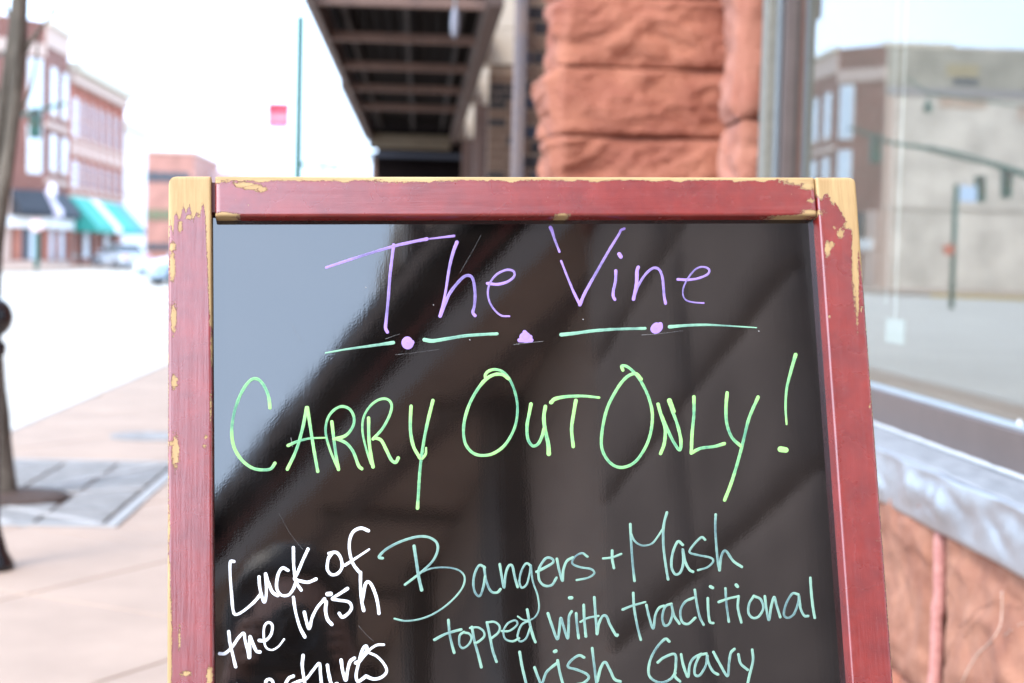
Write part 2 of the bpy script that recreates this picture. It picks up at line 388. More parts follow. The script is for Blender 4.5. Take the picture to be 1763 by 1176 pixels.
# crumpled flashing and ledge
def grid_obj(name, fn, nu, nv, m, parent, smooth=True, th=None):
    bm = bmesh.new(); vs = [[bm.verts.new(fn(i / nu, j / nv)) for j in range(nv + 1)] for i in range(nu + 1)]
    for i in range(nu):
        for j in range(nv): bm.faces.new((vs[i][j], vs[i + 1][j], vs[i + 1][j + 1], vs[i][j + 1]))
    o = from_bm(name, bm, m, parent, smooth)
    if th: s = o.modifiers.new('thick', 'SOLIDIFY'); s.thickness = th; s.offset = 0
    return o
Y0, Y1 = -.5, 5.56
M_flash = mat('crumpled metal flashing', (.33, .335, .35), .36, metal=.7, c2=(.42, .435, .455), vscale=4, bump=.005, bscale=11)
def flash(u, v):
    y = Y0 + (Y1 - Y0) * u; z = .652 - v * .128
    w = math.sin(math.pi * min(1, v * 1.1)) ; n = noise.fractal(Vector((y * 3.1, z * 5, 2)), 1, 2, 4) * .022 + abs(noise.noise(Vector((y * 5, z * 11, 4)))) * -.022
    x = 1.148 - .004 * v + n * (w * .9 + .1)
    if v > .97: x += .004
    return (x, y, z + noise.noise(Vector((y * 5, 0, 1))) * .003 * v)
win = link('shop_window', bpy.data.meshes.new('shop_window'), None, stoneb)
M_pier2 = mat('neutral brown stone', (.15, .105, .085), .9, c2=(.23, .165, .135), vscale=2)  # for an unseen pier added to keep sky out of the sign's reflections
for k_, (z0_, z1_) in enumerate(((.6, 1.1), (1.1, 1.62), (1.62, 2.12), (2.12, 2.63), (2.63, 3.13))):
    rock(1.16, 1.7, -2.44, -1.5 + (k_ % 2) * .12, z0_ + .004, z1_ - .004, M_pier2, stoneb, .01, 8, 120 + k_, ('-x', '-y')); rock(1.16, 1.7, -1.49 + (k_ % 2) * .12, -.57, z0_ + .004, z1_ - .004, M_pier2, stoneb, .01, 8, 130 + k_, ('-x',))
bm = bmesh.new(); bx(bm, 1.262, 1.34, -.5, 5.53, .668, .764, .004); w_o = from_bm('bottom_rail', bm, M_bronze, stoneb)
bpy.data.objects.remove(win)
flo = grid_obj('flashing', flash, 420, 16, M_flash, stoneb, th=.0015)
def ledge(u, v):
    y = Y0 + (Y1 - Y0) * u
    return (1.148 + v * .114, y, .653 + v * .014 + noise.noise(Vector((y * 6, v * 3, 3))) * .0015)
grid_obj('window_ledge', ledge, 200, 6, mat('worn aluminium ledge', (.20, .20, .205), .6, metal=.2, c2=(.30, .30, .31), vscale=16, bump=.001, bscale=90, stretch=(3, .7, 3)), stoneb, th=.002)
bm = bmesh.new(); pts = [(1.256 + .002 * noise.noise(Vector((i * .5, 0, 0))), -.5 + i * .0535, .672 + .002 * noise.noise(Vector((i * .4, 3, 0)))) for i in range(113)]
tube(bm, pts, [.006 + .0025 * noise.noise(Vector((i * .9, 1, 0))) for i in range(113)], 8); from_bm('white_sealant', bm, mat('white sealant', (.42, .42, .42), .6, var=.1, vscale=50), stoneb, True)
box('glazing_bead', 1.266, 1.292, -.5, 5.52, .764, .775, M_alu, stoneb, .002)
# glass pane, cord, tag, mark
box('pane', 1.28, 1.286, -.5, 5.53, .775, 3.05, M_glass, stoneb)
# jamb seen frontally: bars of the aluminium frame
def barpx(name, xa, xb, yd, m, ydep=.10):
    a = PY(xa, 100, yd).x; b = PY(xb, 100, yd).x; box(name, a, b, yd, yd + ydep, .66, 3.1, m, stoneb, .003)
barpx('sealant_strip', 1321, 1338, 5.60, M_seal); barpx('frame_strip', 1338.5, 1346, 5.57, M_alud, .06); barpx('frame_strip', 1346.5, 1351, 5.575, M_alu, .1)
barpx('jamb_frame', 1351.5, 1378, 5.535, M_bronze, .12)
box('head_frame', 1.25, 1.34, -.5, 5.53, 3.05, 3.14, M_bronze, stoneb)
box('window_stop', 1.2, 1.34, -.56, -.50, .6, 3.14, M_bronze, stoneb)
# room behind the glass
rm = bmesh.new()
bx(rm, 4.6, 4.7, -2, 5.7, .0, 3.3); bx(rm, 1.35, 4.7, 5.6, 5.7, 0, 3.3); bx(rm, 1.62, 4.7, -2.1, -2, 0, 3.3); bx(rm, 1.36, 4.7, -2, 5.6, 3.2, 3.3); bx(rm, 1.61, 4.7, -2, 5.6, .02, .1)
from_bm('interior_wall', rm, M_room, stoneb)
box('inner_sill', 1.30, 1.66, -.5, 5.5, .60, .70, M_room, stoneb)
box('upper_wall', 1.15, 2.0, -2.4, 6.2, 3.14, 9.5, M_sand, stoneb)
box('end_wall', 1.7, 2.0, 5.71, 9.2, 0, 9.5, M_sand, stoneb)
# blind cord with a tag behind the glass
a = PX(1537, 60, 1.30); b_ = PX(1541, 548, 1.30); cy_ = (a.y + b_.y) / 2
cord = empty('blind_cord', (1.30, cy_, 1.0), 'thin white pull cord with a pale tag hanging in the shop window', 'cord')
bm = bmesh.new(); tube(bm, [(1.30, b_.y, 3.04), (1.30, b_.y, b_.z)], .0024, 6); from_bm('cord', bm, M_white, cord)
bm = bmesh.new(); w1 = PX(1528, 548, 1.30); w2 = PX(1556, 594, 1.30); bx(bm, 1.296, 1.304, min(w1.y, w2.y), max(w1.y, w2.y), w2.z, w1.z, .002); from_bm('tag', bm, mat('pale tag', (.5, .55, .52), .7), cord)
bm = bmesh.new(); tube(bm, [(1.30, b_.y + .09, 3.04), (1.30, b_.y + .09, 1.0)], .0015, 6); from_bm('cord', bm, M_white, cord)
pt = PX(1755, 737, GL - .002)
stk = bmesh.new()
for k in range(4):
    M = Matrix.Translation((GL - .0025, pt.y, pt.z)) @ Matrix.Rotation(k * math.pi / 4, 4, 'X'); bx(stk, -.0008, .0008, -.0025, .0025, -.019, .019, 0, M @ Matrix.Translation((k * .0002, 0, 0)))
stk_o = from_bm('window_mark', stk, M_white, stoneb)

# ------------------------------------------------------------------ neighbouring brick building, downspout, canopy
bb = empty('brick_building', (1, 12, 0), 'dark brown brick shop building with cream stone lintels beyond the sandstone pier', 'building')
def brick_face(xa, xb, y, z0, z1, ch, bl, weights, parent, dep=.1, shade=0):
    """front face of single bricks in a mortar bed, facing the camera"""
    k = 0; z = z0
    box('mortar_bed', xa + .004, xb - .004, y + .012, y + dep, z0, z1, M_bmort, parent)
    while z + ch <= z1 + 1e-6:
        off = (k % 2) * bl / 2; x = xa - off
        while x < xb:
            a = max(x, xa); b = min(x + bl, xb)
            if b - a > .03:
                w = random.random(); m = M_bk[0] if w < weights[0] else (M_bk[1] if w < weights[1] else M_bk[2])
                j = random.uniform(-.003, .004)
                box('brick', a + .005, b - .005, y + j, y + dep - .02, z + .010, z + ch - .010, m, parent)
            x += bl
        z += ch; k += 1
xc0 = PY(893, 150, 9.2).x
brick_face(xc0, xc0 + .30, 9.2, 1.1, 2.6, .0845, .15, (.30, .62), bb)
box('brick_column', xc0 + .01, 1.3, 9.32, 10, 0, 9, M_bbrown, bb)
box('column_base', xc0, xc0 + .30, 9.2, 9.31, 0, 1.098, M_bbrown, bb); box('column_top', xc0, xc0 + .30, 9.2, 9.31, 2.66, 5, M_bbrown, bb)
box('wall', 1.15, 1.5, 10.1, 76, 0, 9.2, M_bbrown, bb)
for (xl, xr, yb, Y, zt) in ((843, 893, 112, 19.3, 2.0), (818, 843, 180, 24.2, 2), (797, 822, 238, 31.3, 2)):
    a = PY(xl, yb, Y).x; b = PY(xr, yb, Y).x; zb = PY(xr, yb, Y).z
    box('lintel', .735, b, Y, Y + .5, zb, zb + .42, M_lime, bb, .01); box('lintel', .735, b, Y, Y + .5, zb + .425, zb + 1.6, M_lime, bb, .01)
    if Y < 20: brick_face(a, b - .01, Y + .03, 1.4, zb - .02, .105, .22, (.50, .95), bb, .12)
    else: box('brick_pier', a, b - .01, Y + .04, Y + .4, 0, zb - .01, M_bbrown, bb)
    box('pier_body', a + .01, 1.2, Y + .16, Y + .45, 0, zb - .012, M_bbrown, bb)
# brown door frame posts between the piers
for xp, Y in ((825, 22), (800, 29), (862, 20.5)):
    p = PY(xp, 200, Y).x; box('frame_post', p - .03, p + .03, Y, Y + .1, 0, 3.3, M_browl, bb)
ds = empty('downspout', (xc0 - .03, 9.1, 0), 'blue grey vertical downspout pipe on the edge of the brick column', 'downspout')
a = PY(887, 150, 9.1).x; b = PY(906, 150, 9.1).x
bm = bmesh.new(); bx(bm, a, b, 9.06, 9.15, 0, 5, .012); from_bm('pipe', bm, M_pipe, ds)
for z in (1.35, 2.6): box('bracket', a - .008, b + .008, 9.05, 9.19, z, z + .03, M_pipe, ds)

XL, XR, ZC = -1.12, .72, 3.4
cn = empty('canopy', (-.2, 20, 3.4), 'long dark brown steel canopy with crossbars hanging over the pavement', 'canopy')
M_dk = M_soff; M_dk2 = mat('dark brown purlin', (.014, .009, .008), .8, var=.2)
def cbeam(name, x0, x1, y0, y1, z0, z1, m): return box(name, x0, x1, y0, y1, z0, z1, m, cn, .006)
cbeam('fascia_beam', XL, XL + .10, 14.9, 33.2, ZC, ZC + .30, M_brown); cbeam('inner_flange', XL + .24, XL + .30, 14.9, 33, ZC + .24, ZC + .34, M_dk2)
cbeam('wall_beam', XR - .16, XR, 14.9, 33.2, ZC, ZC + .26, M_brown); cbeam('inner_flange', XR - .36, XR - .31, 14.9, 33, ZC + .24, ZC + .34, M_dk2)
for y in (15.09, 17.6, 20.25, 22.9, 25.8): cbeam('crossbar', XL + .105, XR - .165, y, y + .10, ZC + .005, ZC + .10, M_browl)
cbeam('end_beam', XL + .105, XR - .165, 32.4, 32.6, ZC - .16, ZC + .11, M_lime if False else mat('olive brown beam', (.20, .16, .11), .6, var=.2))
nb = 12
for k in range(nb):
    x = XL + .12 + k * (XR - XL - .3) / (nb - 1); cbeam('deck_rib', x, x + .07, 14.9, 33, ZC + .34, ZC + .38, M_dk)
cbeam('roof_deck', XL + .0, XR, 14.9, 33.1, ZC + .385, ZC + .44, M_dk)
cbeam('middle_rail', -.22, -.17, 14.9, 32.3, ZC + .2, ZC + .26, M_dk2)
# little scalloped edge trim on the outside
for k in range(60):
    y = 22 + k * .18; box('edge_scallop', XL - .012, XL - .002, y, y + .13, ZC - .05 - .03 * math.sin(k * 1.7), ZC + .05, M_brown, cn) if k < 59 else None
# pendant (pale thing hung below the roof)
pl_ = empty('hanging_lamp', PZ(786, 40, 3.3), 'small pale hanging lamp under the dark canopy', 'lamp')
a = PY(784, 4, 13.0); b = PY(790, 66, 13.0)
bm = bmesh.new(); lathe(bm, (a.x, 13.0, b.z), [(.012, 0), (.026, .03), (.034, .10), (.03, .18), (.016, .24)], 14); from_bm('shade', bm, mat('pale lamp glass', (.22, .22, .26), .3), pl_, True)
bm = bmesh.new(); tube(bm, [(a.x, 13, b.z + .24), (a.x, 13, ZC + .38)], .008, 6); from_bm('rod', bm, M_alud, pl_)
# the lower shop canopy at the far end
c2 = empty('far_canopy', (-.2, 34, 3.1), 'lower dark canopy with glazed frame at the far end of the brown canopy', 'canopy')
for (nm, xa, xb, ya, yb, Y, m) in (('valance', 633, 800, 262, 274, 34.0, mat('dark blue valance', (.02, .025, .04), .7)), ('frame_post', 640, 656, 272, 330, 34.2, M_browl), ('frame_post', 711, 723, 272, 330, 34.2, M_browl), ('frame_post', 768, 782, 266, 330, 34.2, mat('tan post', (.25, .21, .17), .6)), ('frame_rail', 656, 768, 291, 303, 34.3, M_browl), ('dark_pane', 640, 800, 262, 330, 34.6, M_dk)):
    p = PY(xa, ya, Y); q = PY(xb, yb, Y); box(nm, p.x, q.x, Y, Y + .08, q.z, p.z, m, c2)
box('roof', -1.0, 1.1, 34.7, 60, 2.9, 3.1, M_dk, c2); box('filler_panel', XL + .02, 1.0, 33.22, 33.32, 3.26, 3.98, M_dk, c2); box('upper_panel', XL + .16, 1.0, 34.1, 34.5, 2.6, 3.9, M_dk, c2)  # dark panels added to hide the bright sky past the end beam
for k in range(14):
    p = PY(634 + k * 12, 274, 34.0); bm = bmesh.new(); bx(bm, p.x, p.x + .11, 34.0, 34.06, p.z - .045, p.z - .002, .012); from_bm('valance_scallop', bm, M_dk, c2)
box('far_wall', 1.0, 1.14, 34.7, 60, 0, 9, M_bbrown, bb)

# ------------------------------------------------------------------ street things
def trunk(bm, pts, n=16, knob=.08):
    P = [(*PY(x, y, 7.1), r * 7.1 / F) for x, y, r in pts]
    Q = crom([(p[2], p[0], p[1], p[3]) for p in P], .05)
    tube(bm, [(q[1], q[2] + .0, q[0]) for q in Q], [q[3] * (1 + knob * noise.noise(Vector((q[0] * 6, 0, 0)))) for q in Q], n)
tr = empty('tree', (-1.86, 7.1, 0), 'leafless young street tree with grey trunk standing in the grate at left', 'tree')
bm = bmesh.new(); trunk(bm, [(0, 872, 38), (-2, 855, 34), (-6, 820, 30), (-12, 740, 30), (-20, 650, 27), (-26, 540, 26), (-18, 440, 22), (2, 340, 14), (18, 240, 11.5), (30, 120, 13), (36, 0, 12), (40, -160, 11), (38, -400, 8)]); from_bm('trunk', bm, M_bark, tr, True)
bm = bmesh.new(); trunk(bm, [(-24, 450, 16), (-12, 300, 10), (2, 200, 9), (14, 110, 8), (26, 0, 7), (34, -200, 5)], 10); from_bm('branch', bm, M_bark, tr, True)
bm = bmesh.new(); trunk(bm, [(33, 110, 5), (52, 72, 4.2), (78, 40, 3), (112, 0, 2), (150, -50, 1.5)], 8); from_bm('branch', bm, M_bark, tr, True)
bm = bmesh.new(); trunk(bm, [(36, -100, 6), (10, -250, 4), (-60, -420, 2.5)], 8); from_bm('branch', bm, M_bark, tr, True)
for k_, bp_ in enumerate(([(30, 60, 4), (14, 20, 3), (-10, -40, 2)], [(20, 210, 5), (44, 175, 3), (60, 120, 2.2), (66, 60, 1.6)], [(2, 190, 5), (-14, 120, 3.5), (-20, 40, 2.5)], [(90, 27, 2.4), (84, -5, 1.8), (80, -60, 1.2)])):
    bm = bmesh.new(); trunk(bm, bp_, 8); from_bm('branch', bm, M_bark, tr, True)
tg = empty('tree_grate', ((GX0 + GX1) / 2, (GY0 + GY1) / 2, 0), 'grey metal tree grate with radiating slots around the trunk', 'tree grate')
gx, gy = -1.86, 7.1
bm = bmesh.new()
for a in ((GX0, GX1, GY0, GY0 + .05), (GX0, GX1, GY1 - .05, GY1), (GX0, GX0 + .05, GY0 + .051, GY1 - .051), (GX1 - .05, GX1, GY0 + .051, GY1 - .051)): bx(bm, *a, -.01, .006, .002)
from_bm('frame', bm, mat('pale worn steel', (.30, .295, .285), .8, var=.1), tg)
box('tray', GX0 + .01, GX1 - .01, GY0 + .01, GY1 - .01, -.017, -.013, mat('dusty grate bed', (.13, .12, .11), .95, var=.3), tg)
bm = bmesh.new()
for gi in range(4):
    for gj in range(6):
        x0 = GX0 + .055 + gi * (GX1 - GX0 - .11) / 4; x1 = x0 + (GX1 - GX0 - .11) / 4 - .02
        y0 = GY0 + .055 + gj * (GY1 - GY0 - .11) / 6; y1 = y0 + (GY1 - GY0 - .11) / 6 - .02
        for s in range(9):
            ya = y0 + s * (y1 - y0) / 9
            cx0 = (x0 + x1) / 2 - gx; cy0 = ya - gy
            if abs(cx0) < .24 and abs(cy0) < .2: continue
            vs = bx(bm, x0, x1, ya, ya + (y1 - y0) / 9 - .009, -.012, .003)
from_bm('slats', bm, M_grate, tg, kind='stuff')
for (xa, ya, xb, yb) in ((-1.86, 6.75, -1.60, 6.42), (-1.7, 6.8, -1.25, 6.42), (-2.0, 6.75, -2.2, 6.42), (-1.55, 7.2, -1.24, 7.4), (-1.65, 7.45, -1.3, 8.2)):
    d = Vector((xb - xa, yb - ya, 0)); M = Matrix.Translation((xa, ya, 0)) @ Matrix.Rotation(math.atan2(d.y, d.x), 4, 'Z'); bm = bmesh.new(); bx(bm, 0, d.length, -.018, .018, -.005, .0075, .002, M); from_bm('rib', bm, mat('pale worn steel rib', (.34, .32, .30), .8), tg)
bm = bmesh.new(); lathe(bm, (gx + .08, gy - .02, -.02), [(.27, 0), (.27, .027), (.2, .034), (.05, .05)], 28); from_bm('soil', bm, M_soil, tg, True)
bo = empty('bollard', (-1.47, 5.5, 0), 'black iron bollard with a ball top cut off by the left edge', 'bollard')
bc = PY(-16, 546, 5.5)
bm = bmesh.new(); bmesh.ops.create_uvsphere(bm, u_segments=24, v_segments=16, radius=.072, matrix=Matrix.Translation(bc)); from_bm('ball', bm, M_black, bo, True)
bm = bmesh.new(); lathe(bm, (bc.x, bc.y, 0), [(.085, 0), (.085, .02), (.062, .06), (.045, .12), (.036, .16), (.034, bc.z - .14), (.05, bc.z - .12), (.05, bc.z - .09), (.03, bc.z - .075), (.03, bc.z - .04)], 20); from_bm('shaft', bm, M_black, bo, True)
a = PZ(240, 751, 0)
bm = bmesh.new(); lathe(bm, (-1.55, 9.46, -.001), [(.23, 0), (.23, .008), (.20, .009), (.19, .006), (.02, .006)], 30); cv = from_bm('utility_cover', bm, M_grate, None, True); tag(cv, 'round blue grey metal utility cover set in the pink pavement', 'utility cover')

# green lamp pole, its arm and the red banner
gp = empty('street_pole', (-2.29, 30, 0), 'thin green street pole rising behind the sign beside the canopy', 'pole')
t0 = PY(518, 30, 30)
bm = bmesh.new(); tube(bm, [(-2.285, 30, 0), (-2.285, 30, .6), (-2.29, 30, t0.z)], [.09, .08, .075], 12); from_bm('pole', bm, M_teal, gp, True)
bm = bmesh.new(); lathe(bm, (-2.285, 30, 0), [(.14, 0), (.14, .1), (.08, .3), (.05, .6)], 16); from_bm('base', bm, M_teal, gp, True)
bm = bmesh.new(); bmesh.ops.create_uvsphere(bm, u_segments=14, v_segments=10, radius=.06, matrix=Matrix.Translation((t0.x, 30, t0.z))); from_bm('finial', bm, M_teal, gp, True)
for yy in (175, 215, 252): p = PY(516, yy, 30); bm = bmesh.new(); lathe(bm, (p.x, 30, p.z), [(.035, 0), (.04, .03), (.03, .07)], 12); from_bm('collar', bm, M_teal, gp)
p = PY(517, 283, 30); q = PY(606, 290, 30)
bm = bmesh.new(); tube(bm, [(p.x, 30, p.z), (q.x, 30, q.z + .04)], .035, 8); from_bm('arm', bm, M_teal, gp, True)
for xp, wd, hh, m in ((556, .17, .26, mat('pale blue plate', (.45, .62, .72), .5)), (575, .14, .18, M_bluec), (592, .12, .16, mat('pink plate', (.7, .4, .5), .5))):
    p = PY(xp, 289, 30); box('sign_plate', p.x - wd / 2, p.x + wd / 2, 29.97, 29.99, p.z - hh / 2, p.z + hh / 2, m, gp, .004)
ba = PY(461, 177, 30); bb_ = PY(498, 220, 30)
bn = empty('banner', (ba.x, 30, ba.z), 'small red and pink banner hanging beside the green street pole', 'banner')
def ban(u, v):
    x = ba.x + (bb_.x - ba.x) * u; z = ba.z + (bb_.z - ba.z) * v - .03 * math.sin(math.pi * u) * v
    return (x, 30 + .02 * math.sin(u * 3 + v * 2), z)
M_ban = bpy.data.materials.new('banner print'); M_ban.use_nodes = True
_t = M_ban.node_tree; _b = _t.nodes['Principled BSDF']; _b.inputs['Roughness'].default_value = .8
_tc = _t.nodes.new('ShaderNodeTexCoord'); _s = _t.nodes.new('ShaderNodeSeparateXYZ'); _r = _t.nodes.new('ShaderNodeValToRGB'); _t.links.new(_tc.outputs['Generated'], _s.inputs[0]); _t.links.new(_s.outputs[2], _r.inputs[0]); _t.links.new(_r.outputs[0], _b.inputs['Base Color'])
_r.color_ramp.interpolation = 'CONSTANT'
for pos, c in ((0, (.32, .40, .62)), (.12, (.42, .13, .20)), (.36, (.5, .26, .32)), (.5, (.45, .15, .21)), (.66, (.42, .04, .07)), (.88, (.45, .10, .14))):
    e = _r.color_ramp.elements.new(pos) if pos else _r.color_ramp.elements[0]; e.color = (*c, 1)
_r.color_ramp.elements.remove(_r.color_ramp.elements[-1])
grid_obj('cloth', ban, 10, 10, M_ban, bn, th=.004)
bm = bmesh.new(); tube(bm, [(ba.x - .01, 30, ba.z + .005), (-2.3, 30, ba.z + .005)], .005, 6); tube(bm, [(ba.x, 30, bb_.z - .0), (-2.3, 30, bb_.z - .0)], .004, 6); from_bm('bracket', bm, M_alu, bn)
for i, (xp, lab) in enumerate(((391, 'distant lamp post with orange flag, left of the two far posts'), (474, 'distant lamp post with orange flag, right of the two far posts'))):
    Y = 110; p = PY(xp, 268, Y); fp = empty('distant_post', (p.x, Y, 0), lab, 'lamp post', 'distant lamp posts down the street')
    bm = bmesh.new(); tube(bm, [(p.x, Y, 0), (p.x, Y, p.z)], .05, 8); from_bm('post', bm, M_alu, fp)
    box('flag', p.x - .1, p.x + .2, Y - .02, Y + .02, p.z - .5, p.z, mat('orange flag', (.6, .25, .12), .7), fp); box('flag', p.x - .12, p.x + .12, Y - .02, Y + .02, p.z - 1.1, p.z - .55, mat('blue flag', (.25, .4, .6), .7), fp)

# ------------------------------------------------------------------ buildings across the crossing
XF, YC, HB = -20.6, 89.5, 13.25             # street front line, near corner, height
b1 = empty('corner_building', (XF, YC, 0), 'three storey dark red brick corner building with white windows and beige painted side wall', 'building')
YE = 95.2
bm = bmesh.new(); v = [(XF, YC), (XF, YE), (-62, YE), (-62, YC - 2.5), (-22.6, YC - 2.5)]
tp = [bm.verts.new((x, y, HB)) for x, y in v]; bt = [bm.verts.new((x, y, 0)) for x, y in v]
bm.faces.new(tp)
mi = [0, 0, 0, 1, 0]
for i in range(5): f = bm.faces.new((bt[i], bt[(i + 1) % 5], tp[(i + 1) % 5], tp[i])); f.material_index = mi[i]
from_bm('wall', bm, [M_b1, M_bb], b1)
def fbox(name, par, Y0, Y1, Z0, Z1, m, out=.12, X=XF, inn=.1, bev=0): return box(name, X - inn, X + out, Y0, Y1, Z0, Z1, m, par, bev)
fbox('parapet', b1, YC - .0, YE, HB - 1.25, HB + .05, M_trim, .10); fbox('cornice', b1, YC, YE, HB - .12, HB + .12, M_cream, .3)
fbox('belt_course', b1, YC, YE, 7.6, 7.9, M_trim, .15); fbox('belt_course', b1, YC, YE, 4.55, 4.8, M_trim, .15)
def win(par, Y0, Y1, Z0, Z1, X=XF, m=M_glassb, fr=M_white):
    w = fbox('window', par, Y0, Y1, Z0, Z1, fr, .05, X)
    zm = (Z0 + Z1) / 2
    for za, zb in ((Z0 + .1, zm - .05), (zm + .05, Z1 - .1)):
        box('pane', X + .052, X + .06, Y0 + .1, Y1 - .1, za, zb, m, w)
    fbox('sill', par, Y0 - .1, Y1 + .1, Z0 - .2, Z0 - .01, M_trim, .14, X)
for zz0, zz1 in ((5.3, 7.3), (8.4, 11.0)):
    for y0 in (YC + 1.3, YC + 4.2): win(b1, y0, y0 + 1.35, zz0, zz1)
# chamfer with one column of windows
cd = Vector((-2.0, -2.5, 0)); ca = math.atan2(cd.y, cd.x)
for zz0, zz1 in ((5.0, 7.6), (8.2, 11.2)):
    M = Matrix.Translation((XF, YC, 0)) @ Matrix.Rotation(ca, 4, 'Z')
    bm = bmesh.new(); bx(bm, .2, 1.15, -.05, .06, zz0, zz1, 0, M); w = from_bm('window', bm, M_white, b1)
    bm = bmesh.new(); bx(bm, .27, 1.08, .062, .08, zz0 + .1, zz1 - .1, 0, M); from_bm('pane', bm, M_glassb, w)
M = Matrix.Translation((XF, YC, 0)) @ Matrix.Rotation(ca, 4, 'Z')
bm = bmesh.new(); bx(bm, 0, 3.2, -.1, .1, HB - 1.9, HB - 1.2, 0, M); from_bm('parapet', bm, M_trim, b1)
# side wall: upper grey band, belt line, patch of orange brick, dark opening, pilaster
SY = YC - 2.5
def sbox(name, X0, X1, Z0, Z1, m, out=.06): return box(name, X0, X1, SY - out, SY + .1, Z0, Z1, m, b1)
sbox('upper_band', -62, -22.7, 11.0, HB - .15, M_bt); sbox('belt_line', -62, -22.7, 10.55, 10.98, mat('grey belt', (.27, .25, .25), .8), .12)
sbox('brick_strip', -23.2, -22.62, 0, 10.5, M_b2 if False else mat('pale pink brick', (.45, .33, .27), .8, var=.15), .04)
bm = bmesh.new()
sbox('exposed_patch', -28.2, -25.6, 9.9, 10.5, mat('bleached orange brick', (.42, .25, .18), .85, c2=(.45, .38, .30), vscale=1.6), .03)
sbox('exposed_patch', -37, -30, 9.3, 10.2, mat('bleached orange brick lower', (.45, .27, .2), .85, c2=(.5, .44, .37), vscale=1.2), .03)
sbox('vent_opening', -27.7, -26.3, 11.15, 11.55, M_darkal, .09); sbox('stained_patch', -27.7, -25.9, 11.6, 12.3, mat('tan stain', (.33, .27, .16), .9), .085)
sbox('mid_belt', -62, -22.7, 4.3, 4.45, mat('tan belt', (.38, .33, .28), .8), .07); sbox('pilaster', -31.9, -31.5, .02, 10.5, mat('beige pilaster', (.40, .36, .30), .8), .15)
sbox('chimney', -34.8, -33.2, HB - .2, HB + 2.2, M_b1, .1); sbox('roof_step', -26.3, -22.3, HB - .1, HB + .15, M_cream, .1)
# shop fronts of the corner building
fbox('shopfront_fascia', b1, YC + .05, YE - .1, 2.05, 2.66, M_white, .5, bev=.03)
fbox('plinth', b1, YC, YE, 0.02, .3, M_trim, .2)
for ya, yb, m in ((.02, .4, M_b2), (2.3, 2.8, M_b2), (4.9, 5.5, M_b2)): fbox('shop_pier', b1, YC + ya, YC + yb, .31, 2.04, m, .25)
for ya, yb in ((.45, 1.3), (1.4, 2.25), (2.9, 3.8), (3.9, 4.8)): w = fbox('shop_window', b1, YC + ya, YC + yb, .35, 2.03, M_glassb, .08)
def cbox(name, a, b, z0, z1, m, out): bm = bmesh.new(); bx(bm, a, b, -.1, out, z0, z1, 0, M); return from_bm(name, bm, m, b1)
cbox('shopfront_fascia', 0, 2.9, 2.05, 2.66, M_white, .4); cbox('plinth', 0, 3.2, .02, .3, M_trim, .15); cbox('shop_window', .35, .95, .35, 2.03, M_glassb, .1); cbox('shop_window', 1.05, 1.5, .35, 2.03, M_darkal, .1); cbox('shop_pier', 1.6, 2.1, .31, 2.04, M_b2, .2); cbox('corner_post', 2.3, 3.1, .31, 4.2, M_trim, .2)
for zt, zz in ((4.1, 2.7),):
    bm = bmesh.new(); vs = [bm.verts.new(M @ Vector(c)) for c in ((.05, .1, zt), (2.2, .1, zt), (2.2, .9, zz + .3), (.05, .9, zz + .3), (.05, .9, zz), (2.2, .9, zz), (.05, .1, zz), (2.2, .1, zz))]
    for f in ((0, 1, 2, 3), (3, 2, 5, 4), (0, 3, 4, 6), (1, 2, 5, 7), (4, 5, 7, 6), (0, 1, 7, 6)): bm.faces.new([vs[i] for i in f])
    from_bm('awning_panel', bm, M_blackc, b1)
def awning(par, Y0, Y1, zt, zb, out, stripes, m, m2, X=XF):
    n = len(stripes)
    for k, s in enumerate(stripes):
        ya = Y0 + (Y1 - Y0) * s[0]; yb = Y0 + (Y1 - Y0) * s[1]; bm = bmesh.new()
        vs = [bm.verts.new(c) for c in ((X + .05, ya, zt), (X + .05, yb, zt), (X + out, yb, zb + .35), (X + out, ya, zb + .35), (X + out, ya, zb), (X + out, yb, zb), (X + .05, ya, zb), (X + .05, yb, zb))]
        for f in ((0, 1, 2, 3), (3, 2, 5, 4), (0, 3, 4, 6), (1, 2, 5, 7), (4, 5, 7, 6), (0, 1, 7, 6)): bm.faces.new([vs[i] for i in f])
        from_bm('awning_panel', bm, s[2], par)
awning(b1, YC + .1, YE - .3, 4.1, 2.7, .9, [(0, .12, mat('white and lavender panel', (.72, .68, .82), .7)), (.12, 1, M_blackc)], None, None)
p = PY(88, 330, 88.0); bm = bmesh.new(); lathe(bm, (p.x, 88.2, p.z - .35), [(.1, 0), (.24, .1), (.27, .45), (.18, .7), (.05, .8)], 10); from_bm('white_emblem', bm, mat('white lavender emblem', (.75, .72, .85), .7), b1, True)
b2 = empty('brick_row_building', (XF, 96, 0), 'orange red brick building with cream cornice and green striped awning, second from the corner', 'building')
Y2, H2 = 112.8, 11.4
box('wall', -60, XF - .02, YE + .02, Y2, 0, H2, M_b2, b2)
fbox('cornice', b2, YE + .1, Y2 + .3, H2 - .1, H2 + .45, M_cream, .75, bev=.05); fbox('cornice_bed', b2, YE + .1, Y2, H2 - .75, H2 - .12, M_trim, .35)
fbox('belt_course', b2, YE + .1, Y2, 6.5, 7.3, M_trim, .15); fbox('belt_course', b2, YE + .1, Y2, 3.9, 4.2, M_trim, .15)
for zz0, zz1 in ((4.6, 6.2), (7.6, 9.9)):
    for k in range(7):
        y0 = YE + 1.0 + k * 2.35
        win(b2, y0, y0 + (1.5 if k else 1.9), zz0, zz1, m=(mat('grey window', (.28, .25, .27), .2) if k else M_glassb), fr=(M_trim if k else M_white))
for k in range(8): y0 = YE + .6 + k * 2.35; fbox('pilaster', b2, y0 - .35, y0, 4.25, H2 - .8, mat('orange brick pier', (.45, .16, .11), .8), .2)
